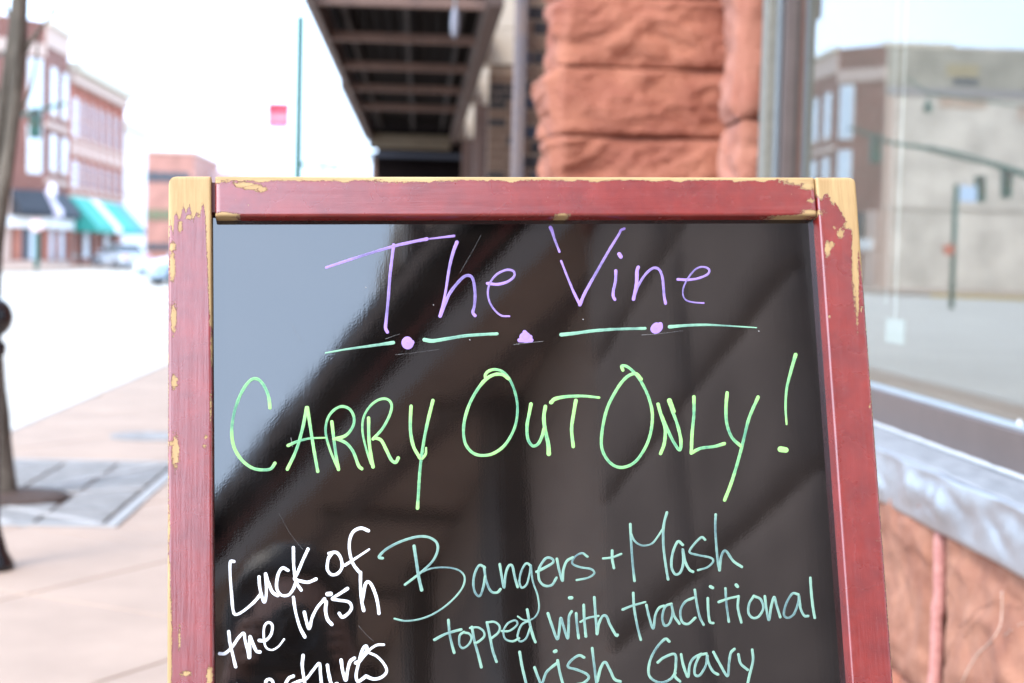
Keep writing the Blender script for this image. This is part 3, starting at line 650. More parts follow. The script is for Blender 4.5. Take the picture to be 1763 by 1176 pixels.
awning(b2, YE + .2, Y2 - .6, 4.15, 2.0, 1.7, [(0, .34, M_tealc), (.34, .48, M_white), (.48, .8, M_tealc), (.8, 1, mat('blue green canvas', (.10, .28, .36), .8))], None, None)
for k in range(5): y0 = YE + .4 + k * 3.2; w = fbox('shop_window', b2, y0 + .4, y0 + 2.4, .4, 2.3, M_glassb if k % 2 else M_glassd, .1); fbox('shop_pier', b2, y0 - .2, y0 + .3, 0.02, 2.9, M_b1, .2)
b3 = empty('white_building', (XF, 118, 0), 'pale cream building between the red brick row and the office block', 'building')
box('wall', -60, XF - .6, Y2 + .1, 126, 0, 9.6, M_white, b3); box('cornice', -60, XF - .2, Y2 + .35, 126, 9.6, 10.1, M_cream, b3)
for k in range(3): win(b3, Y2 + 2 + k * 3.5, Y2 + 3.6 + k * 3.5, 5, 7.4, X=XF - .55)
b4 = empty('office_block', (-23, 150, 0), 'far plain brown brick office block with dark window strips', 'building')
a = PY(231, 262, 150); b = PY(335, 262, 150)
box('wall', a.x, b.x, 150, 168, 0, a.z, M_b3, b4); box('coping', a.x - .1, b.x + .1, 149.9, 168.1, a.z + .01, a.z + .25, M_trim, b4)
for (ya, yb, xa, xb, m) in ((295, 314, 243, 326, M_darkal), (360, 380, 243, 331, mat('olive glass', (.16, .17, .10), .2)), (418, 432, 236, 331, M_darkal)):
    p = PY(xa, ya, 150); q = PY(xb, yb, 150); n = 5
    for k in range(n):
        x0 = p.x + (q.x - p.x) * k / n + .05; x1 = p.x + (q.x - p.x) * (k + 1) / n - .05
        w = box('window', x0, x1, 149.9, 150.05, q.z, p.z, m, b4)
box('side_wing', b.x + .02, b.x + 3, 160, 190, 0, a.z - 1, mat('pale pink side wall', (.55, .38, .36), .8), b4)  # side is a paler pink than the brick front
# far street end, behind the sign for the most part
for (x0, x1, Y, h, m, lab) in ((-14, -2, 260, 7.5, M_cream, 'faint pale building at the far end of the street'), (3, 22, 240, 9, M_b3, 'faint brown building far down the street on the right')):
    e = empty('distant_building', ((x0 + x1) / 2, Y, 0), lab, 'building'); box('wall', x0, x1, Y, Y + 15, 0, h, m, e); box('roof', x0 - .3, x1 + .3, Y - .3, Y + 15.3, h, h + .4, M_trim, e)
    for k in range(5):
        for zf in (1.2, 4.4): box('window', x0 + .8 + k * (x1 - x0 - 1) / 5, x0 + 2.0 + k * (x1 - x0 - 1) / 5, Y - .05, Y + .05, zf, zf + 1.6, M_glassd, e)

# traffic signals over the crossing
def signal_head(par, x, y, z, h=1.0, m=M_teal):
    o = box('signal_head', x - .17, x + .17, y - .14, y + .14, z - h, z, m, par, .03)
    for k, c in enumerate(((.05, .012, .01), (.05, .035, .01), (.01, .05, .03))):
        bm = bmesh.new(); bmesh.ops.create_cone(bm, cap_ends=True, segments=14, radius1=.11, radius2=.11, depth=.04, matrix=Matrix.Translation((x, y - .15, z - .18 - k * .31)) @ Matrix.Rotation(math.pi / 2, 4, 'X')); from_bm('lens', bm, mat('signal lens %d' % k, c, .3), o)
    return o
ms = empty('traffic_signal', (-22, 53, 0), 'green traffic signal mast arm reaching over the crossing, mirrored in the window', 'traffic signal')
tip = PY(112, 178, 53); pr = PM(1763, 305, 53)
arm = [tip, PM(1540, 247, 53), PM(1640, 262, 53), PM(1700, 280, 53), PM(1763, 300, 53), PM(1840, 325, 53)]
arm = [(p.x, 53, p.z) for p in arm]
bm = bmesh.new(); tube(bm, arm, [.05, .06, .08, .09, .11, .13], 10); from_bm('mast_arm', bm, M_teal, ms, True)
ex, ez = arm[-1][0], arm[-1][2]
bm = bmesh.new(); tube(bm, [(ex, 53, -.1), (ex, 53, ez + .3)], [.16, .12], 12); from_bm('pole', bm, M_teal, ms, True)
p = PM(1598, 250, 53); q = PM(1690, 275, 53); bm = bmesh.new(); tube(bm, [(p.x, 53, p.z - .1), (q.x, 53, q.z - .05)], .12, 8); from_bm('sign_board', bm, mat('grey green board', (.10, .14, .12), .6), ms)
for xp, yp, s in ((1507, 232, .95), (1732, 292, .95), (1686, 303, .85)): p = PM(xp, yp, 53); signal_head(ms, p.x, 52.9, p.z, s)
w2 = empty('span_light', PM(1598, 175, 50), 'small green hanging street light over the crossing, mirrored in the window', 'street light')
p = PM(1598, 178, 50); bm = bmesh.new(); lathe(bm, (p.x, 50, p.z - .3), [(.05, 0), (.14, .05), (.15, .2), (.07, .32), (.03, .5)], 12); from_bm('lamp_housing', bm, M_teal, w2, True)
wp = [PM(1563, 135, 50), PM(1598, 160, 50), PM(1700, 175, 50), PM(1840, 195, 50)]; bm = bmesh.new(); tube(bm, [(q.x, 50, q.z) for q in wp], .03, 6); from_bm('cable', bm, M_teal, w2)
sg = empty('signal_pole', (-14.7, 48, 0), 'short green signal post with a pale blue street sign, mirrored in the window', 'post')
p0 = PM(1638, 526, 48); p1 = PM(1644, 318, 48)
bm = bmesh.new(); tube(bm, [(p0.x, 48, -.1), (p0.x, 48, p1.z)], .085, 12); from_bm('post', bm, M_teal, sg, True)
p = PM(1664, 333, 48); box('street_sign', p.x - .3, p.x + .22, 47.95, 47.98, p.z - .25, p.z + .22, mat('pale blue sign', (.45, .6, .8), .5), sg)
p = PM(1632, 430, 48); box('walk_signal', p.x - .13, p.x + .17, 47.8, 47.95, p.z - .15, p.z + .15, mat('orange red signal box', (.5, .09, .04), .5), sg, .02)
# small pieces by the far kerb, seen beside the tree
sp = empty('parking_sign', (-19.5, 76, 0), 'small green post with a round pale sign in front of the corner building', 'sign')
p = PY(64, 388, 76); bm = bmesh.new(); tube(bm, [(p.x, 76, 0), (p.x, 76, p.z)], .12, 8); from_bm('post', bm, M_teal, sp)
bm = bmesh.new(); bmesh.ops.create_cone(bm, cap_ends=True, segments=18, radius1=.3, radius2=.3, depth=.04, matrix=Matrix.Translation((p.x, 75.8, p.z)) @ Matrix.Rotation(math.pi / 2, 4, 'X')); from_bm('plate', bm, mat('pale pink plate', (.7, .5, .5), .5), sp)

# ------------------------------------------------------------------ cars
def car(name, loc, rz, paint, label, lights=True):
    root = empty(name, loc, label, 'car', rz=rz)
    W = root.matrix_basis
    # side profile x (length, front = +x), z ; lofted over half widths
    body = [(-2.2, .35), (-2.25, .62), (-2.15, .88), (-1.6, .96), (-.9, .97), (.9, .95), (1.75, .82), (2.12, .68), (2.22, .45), (2.1, .25), (-2.05, .25)]
    def ext(prof, hw, cr_, m, nm, par, lift=0):
        bm = bmesh.new(); rows = []
        for s, k in ((-1, cr_), (-.86, 1), (.86, 1), (1, cr_)):
            row = []
            for x, z in prof: row.append(bm.verts.new(W @ Vector((x * (k if abs(s) == 1 else 1), s * hw * (1 if z < .7 + lift else .93), z + (0 if abs(s) < 1 else -.03 if z > .5 else .03)))))
            rows.append(row)
        n = len(prof)
        for a, b in zip(rows, rows[1:]):
            for i in range(n): bm.faces.new((a[i], a[(i + 1) % n], b[(i + 1) % n], b[i]))
        bm.faces.new(rows[0]); bm.faces.new(rows[-1])
        return from_bm(nm, bm, m, par)
    bo_ = ext(body, .88, .97, paint, 'body', root)
    bm = bmesh.new()
    base = [(-1.55, .95), (1.05, .93)]; top = [(-.85, 1.42), (.25, 1.43)]
    lo = [(base[0][0], -.8), (base[1][0], -.8), (base[1][0], .8), (base[0][0], .8)]; hi = [(top[0][0], -.6), (top[1][0], -.6), (top[1][0], .6), (top[0][0], .6)]
    a = [bm.verts.new(W @ Vector((x, y, .93))) for x, y in lo]; b = [bm.verts.new(W @ Vector((x, y, 1.40))) for x, y in hi]
    for i in range(4): bm.faces.new((a[i], a[(i + 1) % 4], b[(i + 1) % 4], b[i]))
    bm.faces.new(b); from_bm('windows', bm, M_glassd, root)
    bm = bmesh.new(); bx(bm, -.9, .3, -.63, .63, 1.395, 1.44, .02, W); from_bm('roof', bm, paint, root)
    for sx, ty in ((-1.35, -1), (-1.35, 1), (1.35, -1), (1.35, 1)):
        bm = bmesh.new(); bmesh.ops.create_cone(bm, cap_ends=True, segments=20, radius1=.32, radius2=.32, depth=.2, matrix=W @ Matrix.Translation((sx, ty * .82, .32)) @ Matrix.Rotation(math.pi / 2, 4, 'X')); w = from_bm('wheel', bm, M_rub, root)
        bm = bmesh.new(); bmesh.ops.create_cone(bm, cap_ends=True, segments=16, radius1=.2, radius2=.2, depth=.22, matrix=W @ Matrix.Translation((sx, ty * .82, .32)) @ Matrix.Rotation(math.pi / 2, 4, 'X')); from_bm('rim', bm, M_rim, w)
    for ty in (-.62, .62):
        bm = bmesh.new(); bx(bm, 2.08, 2.2, ty - .17, ty + .17, .58, .72, .03, W); from_bm('headlight', bm, M_lamp, root)
        bm = bmesh.new(); bx(bm, -2.27, -2.15, ty - .15, ty + .15, .62, .8, .02, W); from_bm('tail_light', bm, M_red, root)
        bm = bmesh.new(); bx(bm, .72, .9, ty * 1.5 - .1, ty * 1.5 + .1, .95, 1.07, .02, W); from_bm('mirror', bm, paint, root)
    bm = bmesh.new(); bx(bm, 2.16, 2.235, -.4, .4, .38, .55, .01, W); from_bm('grille', bm, M_darkal, root)
    return root
p = PZ(209, 464, -.12)
car('parked_car', (p.x, p.y, -.12), math.radians(-118 + 180 + 60), M_silver, 'silver sedan crossing in front of the green awning')
p = PZ(352, 492, -.12)
car('parked_car', (p.x, p.y, -.12), math.radians(-150), M_bluec, 'pale blue car half hidden behind the left edge of the sign')

# ------------------------------------------------------------------ building and canopy behind the photographer (mirrored in the board)
M_matte_pane = mat('matte brown pane', (.24, .17, .14), .9, var=.2, vscale=2, ior=1.3)  # rough brown in place of window glass, so no sky mirrors into the board
rb = empty('brown_brick_building', (2, -14, 0), 'brown brick shop building behind the photographer, mirrored in the black board', 'building')
box('wall', 1.4, 6, -40, -2.45, 0, 6.4, M_rear, rb); box('coping', 1.3, 6.1, -40, -2.45, 6.41, 6.6, M_lime, rb)
for k in range(6):
    y0 = -4.6 - k * 3.1; box('pier', 1.25, 1.39, y0 - .5, y0, 0, 6.2, M_btrim, rb); w = box('shop_window', 1.3, 1.38, y0 - 2.5, y0 - .6, .6, 2.7, M_matte_pane, rb); box('frame', 1.27, 1.299, y0 - 2.55, y0 - .55, 1.6, 1.68, M_bronze, w)
    box('upper_window', 1.34, 1.39, y0 - 2.2, y0 - .9, 4.4, 6.0, M_glassd, rb); box('stone_band', 1.33, 1.39, y0 - 2.58, y0 - .52, 3.9, 4.2, M_lime, rb)
rc = empty('rear_canopy', (.9, -5, 3.4), 'brown sloping canopy behind the photographer, mirrored in the black board', 'canopy')
def edge_x(y): return 1.40 - .22 * abs(y)
bm = bmesh.new(); 
q = [(edge_x(-2.2), -2.2), (1.38, -2.2), (1.38, -13), (edge_x(-13), -13)]
for z0, z1 in ((3.40, 3.48),):
    a = [bm.verts.new((x, y, z0)) for x, y in q]; b = [bm.verts.new((x, y, z1)) for x, y in q]
    bm.faces.new(a); bm.faces.new(b)
    for i in range(4): bm.faces.new((a[i], a[(i + 1) % 4], b[(i + 1) % 4], b[i]))
from_bm('deck', bm, mat('tan brown canopy deck', (.40, .28, .23), .8, c2=(.68, .50, .42), vscale=.9), rc)
def skew(name, off, w, z0, z1, m):
    bm = bmesh.new(); q = [(edge_x(-2.2) + off, -2.2), (edge_x(-2.2) + off + w, -2.2), (edge_x(-13) + off + w, -13), (edge_x(-13) + off, -13)]
    a = [bm.verts.new((x, y, z0)) for x, y in q]; b = [bm.verts.new((x, y, z1)) for x, y in q]; bm.faces.new(a); bm.faces.new(b)
    for i in range(4): bm.faces.new((a[i], a[(i + 1) % 4], b[(i + 1) % 4], b[i]))
    return from_bm(name, bm, m, rc)
skew('edge_beam', 0, .13, 3.34, 3.52, M_dk); skew('red_trim', .14, .05, 3.36, 3.395, mat('dark red trim', (.22, .03, .03), .6)); skew('dark_trim', .195, .05, 3.36, 3.395, M_dk); skew('pale_trim', .25, .16, 3.37, 3.395, mat('grey blue trim', (.62, .66, .74), .6)); skew('inner_beam', .7, .10, 3.35, 3.398, mat('brown inner beam', (.2, .14, .12), .7))
for k in range(6): y = -3 - k * 1.8; box('crossbar', edge_x(y) + .6, 1.37, y, y + .12, 3.34, 3.396, mat('brown rear crossbar', (.22, .16, .13), .7), rc)
bl = empty('street_building', (6, -45, 0), 'brown brick building down the street behind the photographer', 'building'); box('wall', 1.2, 30, -60, -45, 0, 12, M_rear, bl); box('cornice', 1.0, 30, -45.4, -44.9, 12.01, 12.6, M_cream, bl)
for k in range(5):
    for z in (1, 5, 8.6): w = box('window', 2.5 + k * 3, 4 + k * 3, -44.99, -44.9, z, z + 2.2, M_glassd, bl)

# ------------------------------------------------------------------ the A-frame sign
BU = cray(325, -15060).normalized()                       # board "up" in camera axes
BR = Vector((1, .012, .1337)); BR = (BR - BU * BR.dot(BU)).normalized()
BN = BR.cross(BU);
if BN.z > 0: BN = -BN                                     # towards the camera
P0 = cray(881, 740) * (1.36 / F)
wBU, wBR, wBN = RW @ BU, RW @ BR, RW @ BN
REC = .016
def hit(x, y, off=0.0):
    q = cray(x, y); t = ((P0 + BN * off).dot(BN)) / q.dot(BN); return q * t
def uv(x, y, off=0.0): q = hit(x, y, off) - P0; return q.dot(BR), q.dot(BU)
def W3(u, v, n=0.0): return CAM + RW @ P0 + wBR * u + wBU * v + wBN * n
def proj(p):
    c = RW.transposed() @ (p - CAM); return CX + F * c.x / c.z, CY - F * c.y / c.z
def along(px, y, a, b):                                   # linear helper
    return a
def vdown(u, v): return (W3(u, v).z) / wBU.z              # length of the board down to the pavement
uL, vT = uv(290, 303); uR, _ = uv(1473, 303)
uLi = uv(366, 380)[0]; uRi = uv(1405, 380)[0]; uRi2 = uv(1466, 1170)[0]
vRail = uv(881, 372)[1]
vBot = vT - vdown(0, vT) + .004                           # sign stands on the pavement
sign = empty('a_frame_sign', W3((uL + uR) / 2, vBot), 'black a-frame menu board in a chipped dark red wooden frame, standing in front', 'sign board')

def frame_mat():
    m = bpy.data.materials.new('chipped dark red paint'); m.use_nodes = True; t = m.node_tree; b = t.nodes['Principled BSDF']
    at = t.nodes.new('ShaderNodeAttribute'); at.attribute_name = 'wear'; ps = t.nodes.new('ShaderNodeAttribute'); ps.attribute_name = 'lpos'
    def nz(scale, detail, st=None, rough=.6):
        mp = t.nodes.new('ShaderNodeMapping'); t.links.new(ps.outputs['Vector'], mp.inputs[0])
        if st: mp.inputs['Scale'].default_value = st
        n = t.nodes.new('ShaderNodeTexNoise'); n.inputs['Scale'].default_value = scale; n.inputs['Detail'].default_value = detail; n.inputs['Roughness'].default_value = rough; t.links.new(mp.outputs[0], n.inputs[0]); return n
    n1 = nz(460, 7, (1, .8, 1), .82)
    def mth(op, a=None, b_=None, av=None, bv=None):
        k = t.nodes.new('ShaderNodeMath'); k.operation = op
        if a: t.links.new(a, k.inputs[0])
        else: k.inputs[0].default_value = av
        if b_: t.links.new(b_, k.inputs[1])
        elif bv is not None: k.inputs[1].default_value = bv
        return k.outputs[0]
    s = mth('SUBTRACT', n1.outputs[0], None, bv=.5); s = mth('MULTIPLY', s, None, bv=2.0); w = mth('ADD', at.outputs['Fac'], s)
    # rare stray chips
    n5 = nz(420, 2); c5 = mth('GREATER_THAN', n5.outputs[0], None, bv=.775)
    msk = t.nodes.new('ShaderNodeMapRange'); msk.inputs[1].default_value = .48; msk.inputs[2].default_value = .56; t.links.new(w, msk.inputs[0])
    mk = mth('MAXIMUM', msk.outputs[0], c5)
    # paint colour: deep red with chalky scuffs
    n2 = nz(40, 7); n2b = nz(14, 4); r = t.nodes.new('ShaderNodeValToRGB'); r.color_ramp.elements[0].position = .3; r.color_ramp.elements[0].color = (.17, .008, .006, 1); r.color_ramp.elements[1].position = .72; r.color_ramp.elements[1].color = (.27, .018, .011, 1)
    t.links.new(n2.outputs[0], r.inputs[0])
    n6 = nz(120, 8, (1, .5, 1), .75); sc = t.nodes.new('ShaderNodeMapRange'); sc.inputs[1].default_value = .52; sc.inputs[2].default_value = .80; sc.inputs[4].default_value = .4; t.links.new(n6.outputs[0], sc.inputs[0])
    mz = t.nodes.new('ShaderNodeMix'); mz.data_type = 'RGBA'; t.links.new(sc.outputs[0], mz.inputs[0]); t.links.new(r.outputs[0], mz.inputs[6]); mz.inputs[7].default_value = (.25, .06, .06, 1)
    # wood with grain
    n3 = nz(95, 8, (1, .05, 1), .75); r3 = t.nodes.new('ShaderNodeValToRGB'); r3.color_ramp.elements[0].position = .3; r3.color_ramp.elements[0].color = (.34, .19, .065, 1); r3.color_ramp.elements[1].position = .65; r3.color_ramp.elements[1].color = (.53, .36, .16, 1)
    t.links.new(n3.outputs[0], r3.inputs[0])
    mx_ = t.nodes.new('ShaderNodeMix'); mx_.data_type = 'RGBA'; t.links.new(mk, mx_.inputs[0]); t.links.new(mz.outputs[2], mx_.inputs[6]); t.links.new(r3.outputs[0], mx_.inputs[7]); t.links.new(mx_.outputs[2], b.inputs['Base Color'])
    rg = t.nodes.new('ShaderNodeMapRange'); rg.inputs[3].default_value = .19; rg.inputs[4].default_value = .6; t.links.new(mk, rg.inputs[0])
    ra = mth('MULTIPLY', n2b.outputs[0], None, bv=.16); ra = mth('ADD', rg.outputs[0], ra); t.links.new(ra, b.inputs['Roughness'])
    b.inputs['IOR'].default_value = 2.08
    sp = t.nodes.new('ShaderNodeMapRange'); sp.inputs[3].default_value = .5; sp.inputs[4].default_value = .25; t.links.new(mk, sp.inputs[0]); t.links.new(sp.outputs[0], b.inputs['Specular IOR Level'])
    # relief: brush marks along the grain, chips lower than the paint
    n4 = nz(150, 6, (1, .06, 1)); n7 = nz(900, 3)
    hh = mth('MULTIPLY', n4.outputs[0], None, bv=.5); h2 = mth('MULTIPLY', n7.outputs[0], None, bv=.12); hh = mth('ADD', hh, h2); h3 = mth('MULTIPLY', mk, None, bv=-.7); hh = mth('ADD', hh, h3)
    bp = t.nodes.new('ShaderNodeBump'); bp.inputs['Distance'].default_value = .0006; bp.inputs['Strength'].default_value = .9; t.links.new(hh, bp.inputs['Height']); t.links.new(bp.outputs[0], b.inputs['Normal'])
    return m
M_frame = frame_mat()

# wear patches in photo pixels: (x, y, rx, ry, strength)
PATCH = [(420, 318, 16, 5, 1), (436, 322, 16, 5, .95), (452, 327, 8, 5, 1), (428, 323, 10, 2, .9), (500, 306, 230, 4.5, 1.15), (900, 304, 560, 5.5, 1.2), (1250, 304, 160, 5, 1.2), (690, 308, 60, 6, .95), (740, 309, 50, 4, .9), (1380, 308, 34, 10, 1.1), (1392, 320, 14, 6, 1), (1396, 346, 7, 4, .9), (1398, 366, 18, 5, 1.05), (1365, 372, 40, 2, .95), (388, 371, 20, 5, 1.15), (967, 371, 12, 3, 1.1), (448, 326, 7, 4, 1), (375, 312, 20, 4, .9),
         (1425, 428, 5, 13, 1), (1432, 421, 5, 5, 1), (1447, 402, 6, 8, 1), (1460, 388, 8, 6, 1), (1398, 318, 10, 4, 1), (1437, 392, 3, 3, .9), (1472, 440, 5, 70, 1.1), (1476, 500, 3, 60, .95), (1428, 545, 2.4, 3, .9), (1520, 888, 4, 8, 1.1), (1524, 942, 3, 8, .95), (1527, 964, 4, 4, .9), (1512, 930, 5, 2, .9), (1497, 700, 1.6, 4, .9), (1483, 532, 2, 5, .9),
         (297, 425, 5, 8, 1), (297, 460, 4.5, 22, 1.1), (299, 548, 5, 24, 1.0), (300, 657, 5, 12, 1.0), (302, 778, 6, 26, 1.05), (297, 764, 8, 4, .9), (310, 390, 4, 12, .9), (326, 374, 6, 5, .9), (355, 752, 3, 4, .9), (352, 768, 4, 3, .9), (290, 1000, 2.5, 50, 1.1), (291, 905, 2, 30, 1.0), (291, 1110, 4.5, 90, 1.15), (309, 1100, 2, 26, .9), (320, 1160, 10, 5, .9), (361, 1165, 5, 16, 1.05), (364, 600, 1.8, 30, .9), (363, 700, 1.6, 26, .9), (289, 620, 1.8, 14, .9)]
def wear_at(part, x, y):
    w = 0.0
    if part == 'L':
        b = 366 + 9 * math.sin(x * .21) + 7 * math.sin(x * .55 + 1) + (30 if x < 299 else 0) ; b += max(0, x - 350) * 2.2
        w = max(w, .5 + (b - y) / 26)
        xr = 361.5; ww = 7.5 * max(0, 1 - (y - 372) / 170) + .8; w = max(w, .5 + (ww - (xr - x) * 1.0) / 9 if y < 560 else 0)
        w = max(w, .5 + (7 * max(0, 1 - (y - 330) / 90) - (x - 290)) / 7)
    if part == 'R':
        b = 340 + 5 * math.sin(x * .33) + max(0, x - 1428) * 1.15
        w = max(w, .5 + (b - y) / 26)
        rx = 1473 + .0747 * (y - 303); ww = 34 * max(0, 1 - (y - 335) / 75) + 13 * max(0, 1 - (y - 300) / 190) + 1.2
        w = max(w, .5 + (ww - (rx - x)) / 9)
    if part == 'T': w = max(w, .5 + (310 + 2.5 * math.sin(x * .045) + 2 * math.sin(x * .13) - y) / 7)
    for (px, py, rx, ry, s) in PATCH:
        d = math.hypot((x - px) / rx, (y - py) / ry)
        if d < 2.5: w = max(w, s * (1.02 - .5 * d))
    return max(0, min(1.2, w))
def slab_part(name, u0f, u1f, v0, v1, n_front, depth, part, round_l=0, round_r=0, du=.0013, dv=.0022, parent=None):
    """a rail: fine front face, eased arrises, returned sides and back.  u0f/u1f(v) give its edges"""
    nu = max(4, int(abs(u1f(v1) - u0f(v1)) / du)); nv = max(4, int((v1 - v0) / dv)); ez = .0016
    bm = bmesh.new(); wl = bm.verts.layers.float.new('wear'); lp = bm.verts.layers.float_vector.new('lpos')
    def mk(u, v, n, w=None):
        x = bm.verts.new(W3(u, v, n)); p = proj(W3(u, v, n_front)); x[wl] = wear_at(part, *p) if w is None else w
        x[lp] = (u, v, n) if part != 'T' else (v, u, n); return x
    us = [0, .0] + [0] * 0
    fu = [0.0, ez * .4, ez] ; 
    def row(v, n_off, vi):
        a, b = u0f(v), u1f(v); L = b - a
        tt = [0.0, .0006, ez] + [ez + (L - 2 * ez) * k / nu for k in range(1, nu)] + [L - ez, L - .0006, L]
        zo = [-ez, -ez * .35, 0] + [0] * (nu - 1) + [0, -ez * .35, -ez]
        out = []
        for s, z in zip(tt, zo):
            u = a + s; vv = v
            for rr, ue, sg in ((round_l, a, 1), (round_r, b, -1)):
                if rr:
                    dx = (u - ue) * sg; 
                    if dx < rr:
                        lim = v1 - rr + math.sqrt(max(0, rr * rr - (rr - dx) ** 2))
                        # squeeze the top rows under the rounded corner
                        vv = min(vv, lim) if vv > v1 - rr else vv
            out.append(mk(u, vv, n_front + z + n_off))
        return out
    vs_ = [v0, v0 + ez] + [v0 + ez + (v1 - v0 - 2 * ez) * k / nv for k in range(1, nv)] + [v1 - ez, v1 - .0006, v1]
    no = [-ez, 0] + [0] * (nv - 1) + [0, -ez * .35, -ez]
    G = [row(v, n, i) for i, (v, n) in enumerate(zip(vs_, no))]
    for i in range(len(G) - 1):
        for j in range(len(G[0]) - 1): bm.faces.new((G[i][j], G[i][j + 1], G[i + 1][j + 1], G[i + 1][j]))
    # sides down to the back
    ring = [G[0][j] for j in range(len(G[0]))] + [G[i][-1] for i in range(1, len(G))] + [G[-1][j] for j in range(len(G[0]) - 2, -1, -1)] + [G[i][0] for i in range(len(G) - 2, 0, -1)]
    back = []
    for q in ring:
        x = bm.verts.new(q.co - wBN * depth); x[wl] = q[wl] * .9; x[lp] = (q[lp][0], q[lp][1], q[lp][2] - depth); back.append(x)
    mid = []
    for i in range(len(ring)): bm.faces.new((ring[i], ring[(i + 1) % len(ring)], back[(i + 1) % len(ring)], back[i]))
    bm.faces.new(back[::-1])
    bmesh.ops.remove_doubles(bm, verts=bm.verts, dist=1e-6)
    return from_bm(name, bm, M_frame, parent, True)
def shade_flat_sides(o):
    m = o.modifiers.new('edges', 'EDGE_SPLIT'); m.split_angle = math.radians(50)
rp = lambda v: uv(1473, 303)[0] + (v - vT) * 0.0
# outer / inner edges as lines in the board's plane (fitted to the photograph)
def line(xa, ya, xb, yb):
    ua, va = uv(xa, ya); ub, vb = uv(xb, yb); k = (ub - ua) / (vb - va); return lambda v: ua + (v - va) * k
eLo = line(290, 330, 288, 1170); eLi = line(363.5, 330, 368, 1170); eRi = line(1406.5, 330, 1466.5, 1170); eRo = line(1475, 330, 1538, 1170)
DEP = .03
pl = slab_part('side_rail', eLo, eLi, vBot, vT, 0, DEP, 'L', round_l=.0078, parent=sign); shade_flat_sides(pl)
pr_ = slab_part('side_rail', eRi, eRo, vBot, vT, 0, DEP, 'R', round_r=.0075, parent=sign); shade_flat_sides(pr_)
topr = slab_part('top_rail', lambda v: uv(370.5, 330)[0], lambda v: uv(1404.5, 330)[0], uv(881, 371.5)[1], uv(881, 303.5)[1], -.0012, DEP - .004, 'T', dv=.0012, du=.003, parent=sign); shade_flat_sides(topr)
vB2 = vBot + .22
lowr = slab_part('bottom_rail', lambda v: eLi(v) + .002, lambda v: eRi(v) - .002, vB2, vB2 + .05, -.0012, DEP - .004, 'B', dv=.01, du=.02, parent=sign)
bm = bmesh.new()
for s in (uv(367, 330)[0], uv(1405.5, 330)[0]):
    for f in ((-.004, .004),):
        pts = [W3(s + a, v, n) for a in f for v in (vT - .030, vT - .004) for n in (-.006, -.02)]
        vs = [bm.verts.new(p) for p in pts]; bmesh.ops.convex_hull(bm, input=vs)
tn = from_bm('tenon', bm, mat('dark red tenon', (.10, .012, .010), .5), sign)
# rear frame of the A
rear = bmesh.new()
hz = W3(0, vT - .02, -.03); zt = hz.z
def rear_bar(u0, u1, s0, s1):
    d = (-(wBU) + Vector((0, 2 * wBU.y, 0)) * 1.0); d = Vector((-wBU.x, wBU.y, -wBU.z)).normalized()
    nrm = wBR.cross(d).normalized()
    c0 = W3(0, vT - .02, -.036)
    P = [c0 + wBR * u + d * s + nrm * n * 1.0 for u in (u0, u1) for s in (s0, s1) for n in (0, .02)]
    bmx = bmesh.new(); vs = [bmx.verts.new(p) for p in P]; bmesh.ops.convex_hull(bmx, input=vs); return bmx
Lr = zt / abs(wBU.z) - .01
for a, b in ((uL + .01, uL + .05), (uR - .05, uR - .01)): from_bm('rear_leg', rear_bar(a, b, 0, Lr), mat('dark red paint', (.27, .025, .02), .4, var=.1), sign)
from_bm('rear_rail', rear_bar(uL + .052, uR - .052, .0, .04), mat('dark red rear paint', (.27, .025, .02), .4, var=.1), sign)
from_bm('rear_board', rear_bar(uL + .052, uR - .052, .045, Lr - .25), M_black, sign)

# board
def board_mat():
    m = bpy.data.materials.new('glossy black wipe board'); m.use_nodes = True; t = m.node_tree; b = t.nodes['Principled BSDF']
    tc = t.nodes.new('ShaderNodeAttribute'); tc.attribute_name = 'lpos'
    def nz(scale, detail, st=None):
        mp = t.nodes.new('ShaderNodeMapping'); t.links.new(tc.outputs['Vector'], mp.inputs[0])
        if st: mp.inputs['Scale'].default_value = st
        n = t.nodes.new('ShaderNodeTexNoise'); n.inputs['Scale'].default_value = scale; n.inputs['Detail'].default_value = detail; t.links.new(mp.outputs[0], n.inputs[0]); return n
    n = nz(9, 5, (1, 2.2, 1)); r = t.nodes.new('ShaderNodeValToRGB'); r.color_ramp.elements[0].position = .3; r.color_ramp.elements[0].color = (.0045, .0036, .0034, 1); r.color_ramp.elements[1].position = .72; r.color_ramp.elements[1].color = (.009, .007, .006, 1)
    t.links.new(n.outputs[0], r.inputs[0]); t.links.new(r.outputs[0], b.inputs['Base Color'])
    b.inputs['IOR'].default_value = 2.1; 
    n2 = nz(22, 6, (1, .25, 1)); mr = t.nodes.new('ShaderNodeMapRange'); mr.inputs[1].default_value = .35; mr.inputs[2].default_value = .75; mr.inputs[3].default_value = .02; mr.inputs[4].default_value = .055; t.links.new(n2.outputs[0], mr.inputs[0]); t.links.new(mr.outputs[0], b.inputs['Roughness'])
    n3 = nz(620, 2); n4 = nz(22, 2); n5 = nz(300, 2, (1, .05, 1))
    def bump(n, d, prev=None):
        bp = t.nodes.new('ShaderNodeBump'); bp.inputs['Strength'].default_value = 1; bp.inputs['Distance'].default_value = d; t.links.new(n.outputs[0], bp.inputs['Height'])
        if prev: t.links.new(prev.outputs[0], bp.inputs['Normal'])
        return bp
    a = bump(n4, .00003); c = bump(n3, .0000045, a); e = bump(n5, .000004, c); t.links.new(e.outputs[0], b.inputs['Normal'])
    return m
bm = bmesh.new(); lp = bm.verts.layers.float_vector.new('lpos')
u0 = eLi(vBot) - .003; u1 = eRi(vBot) + .003; u0t = eLi(vT) - .003; u1t = eRi(vT) + .003
vA, vZ = vB2 + .03, uv(881, 371)[1] + .004
cs = []
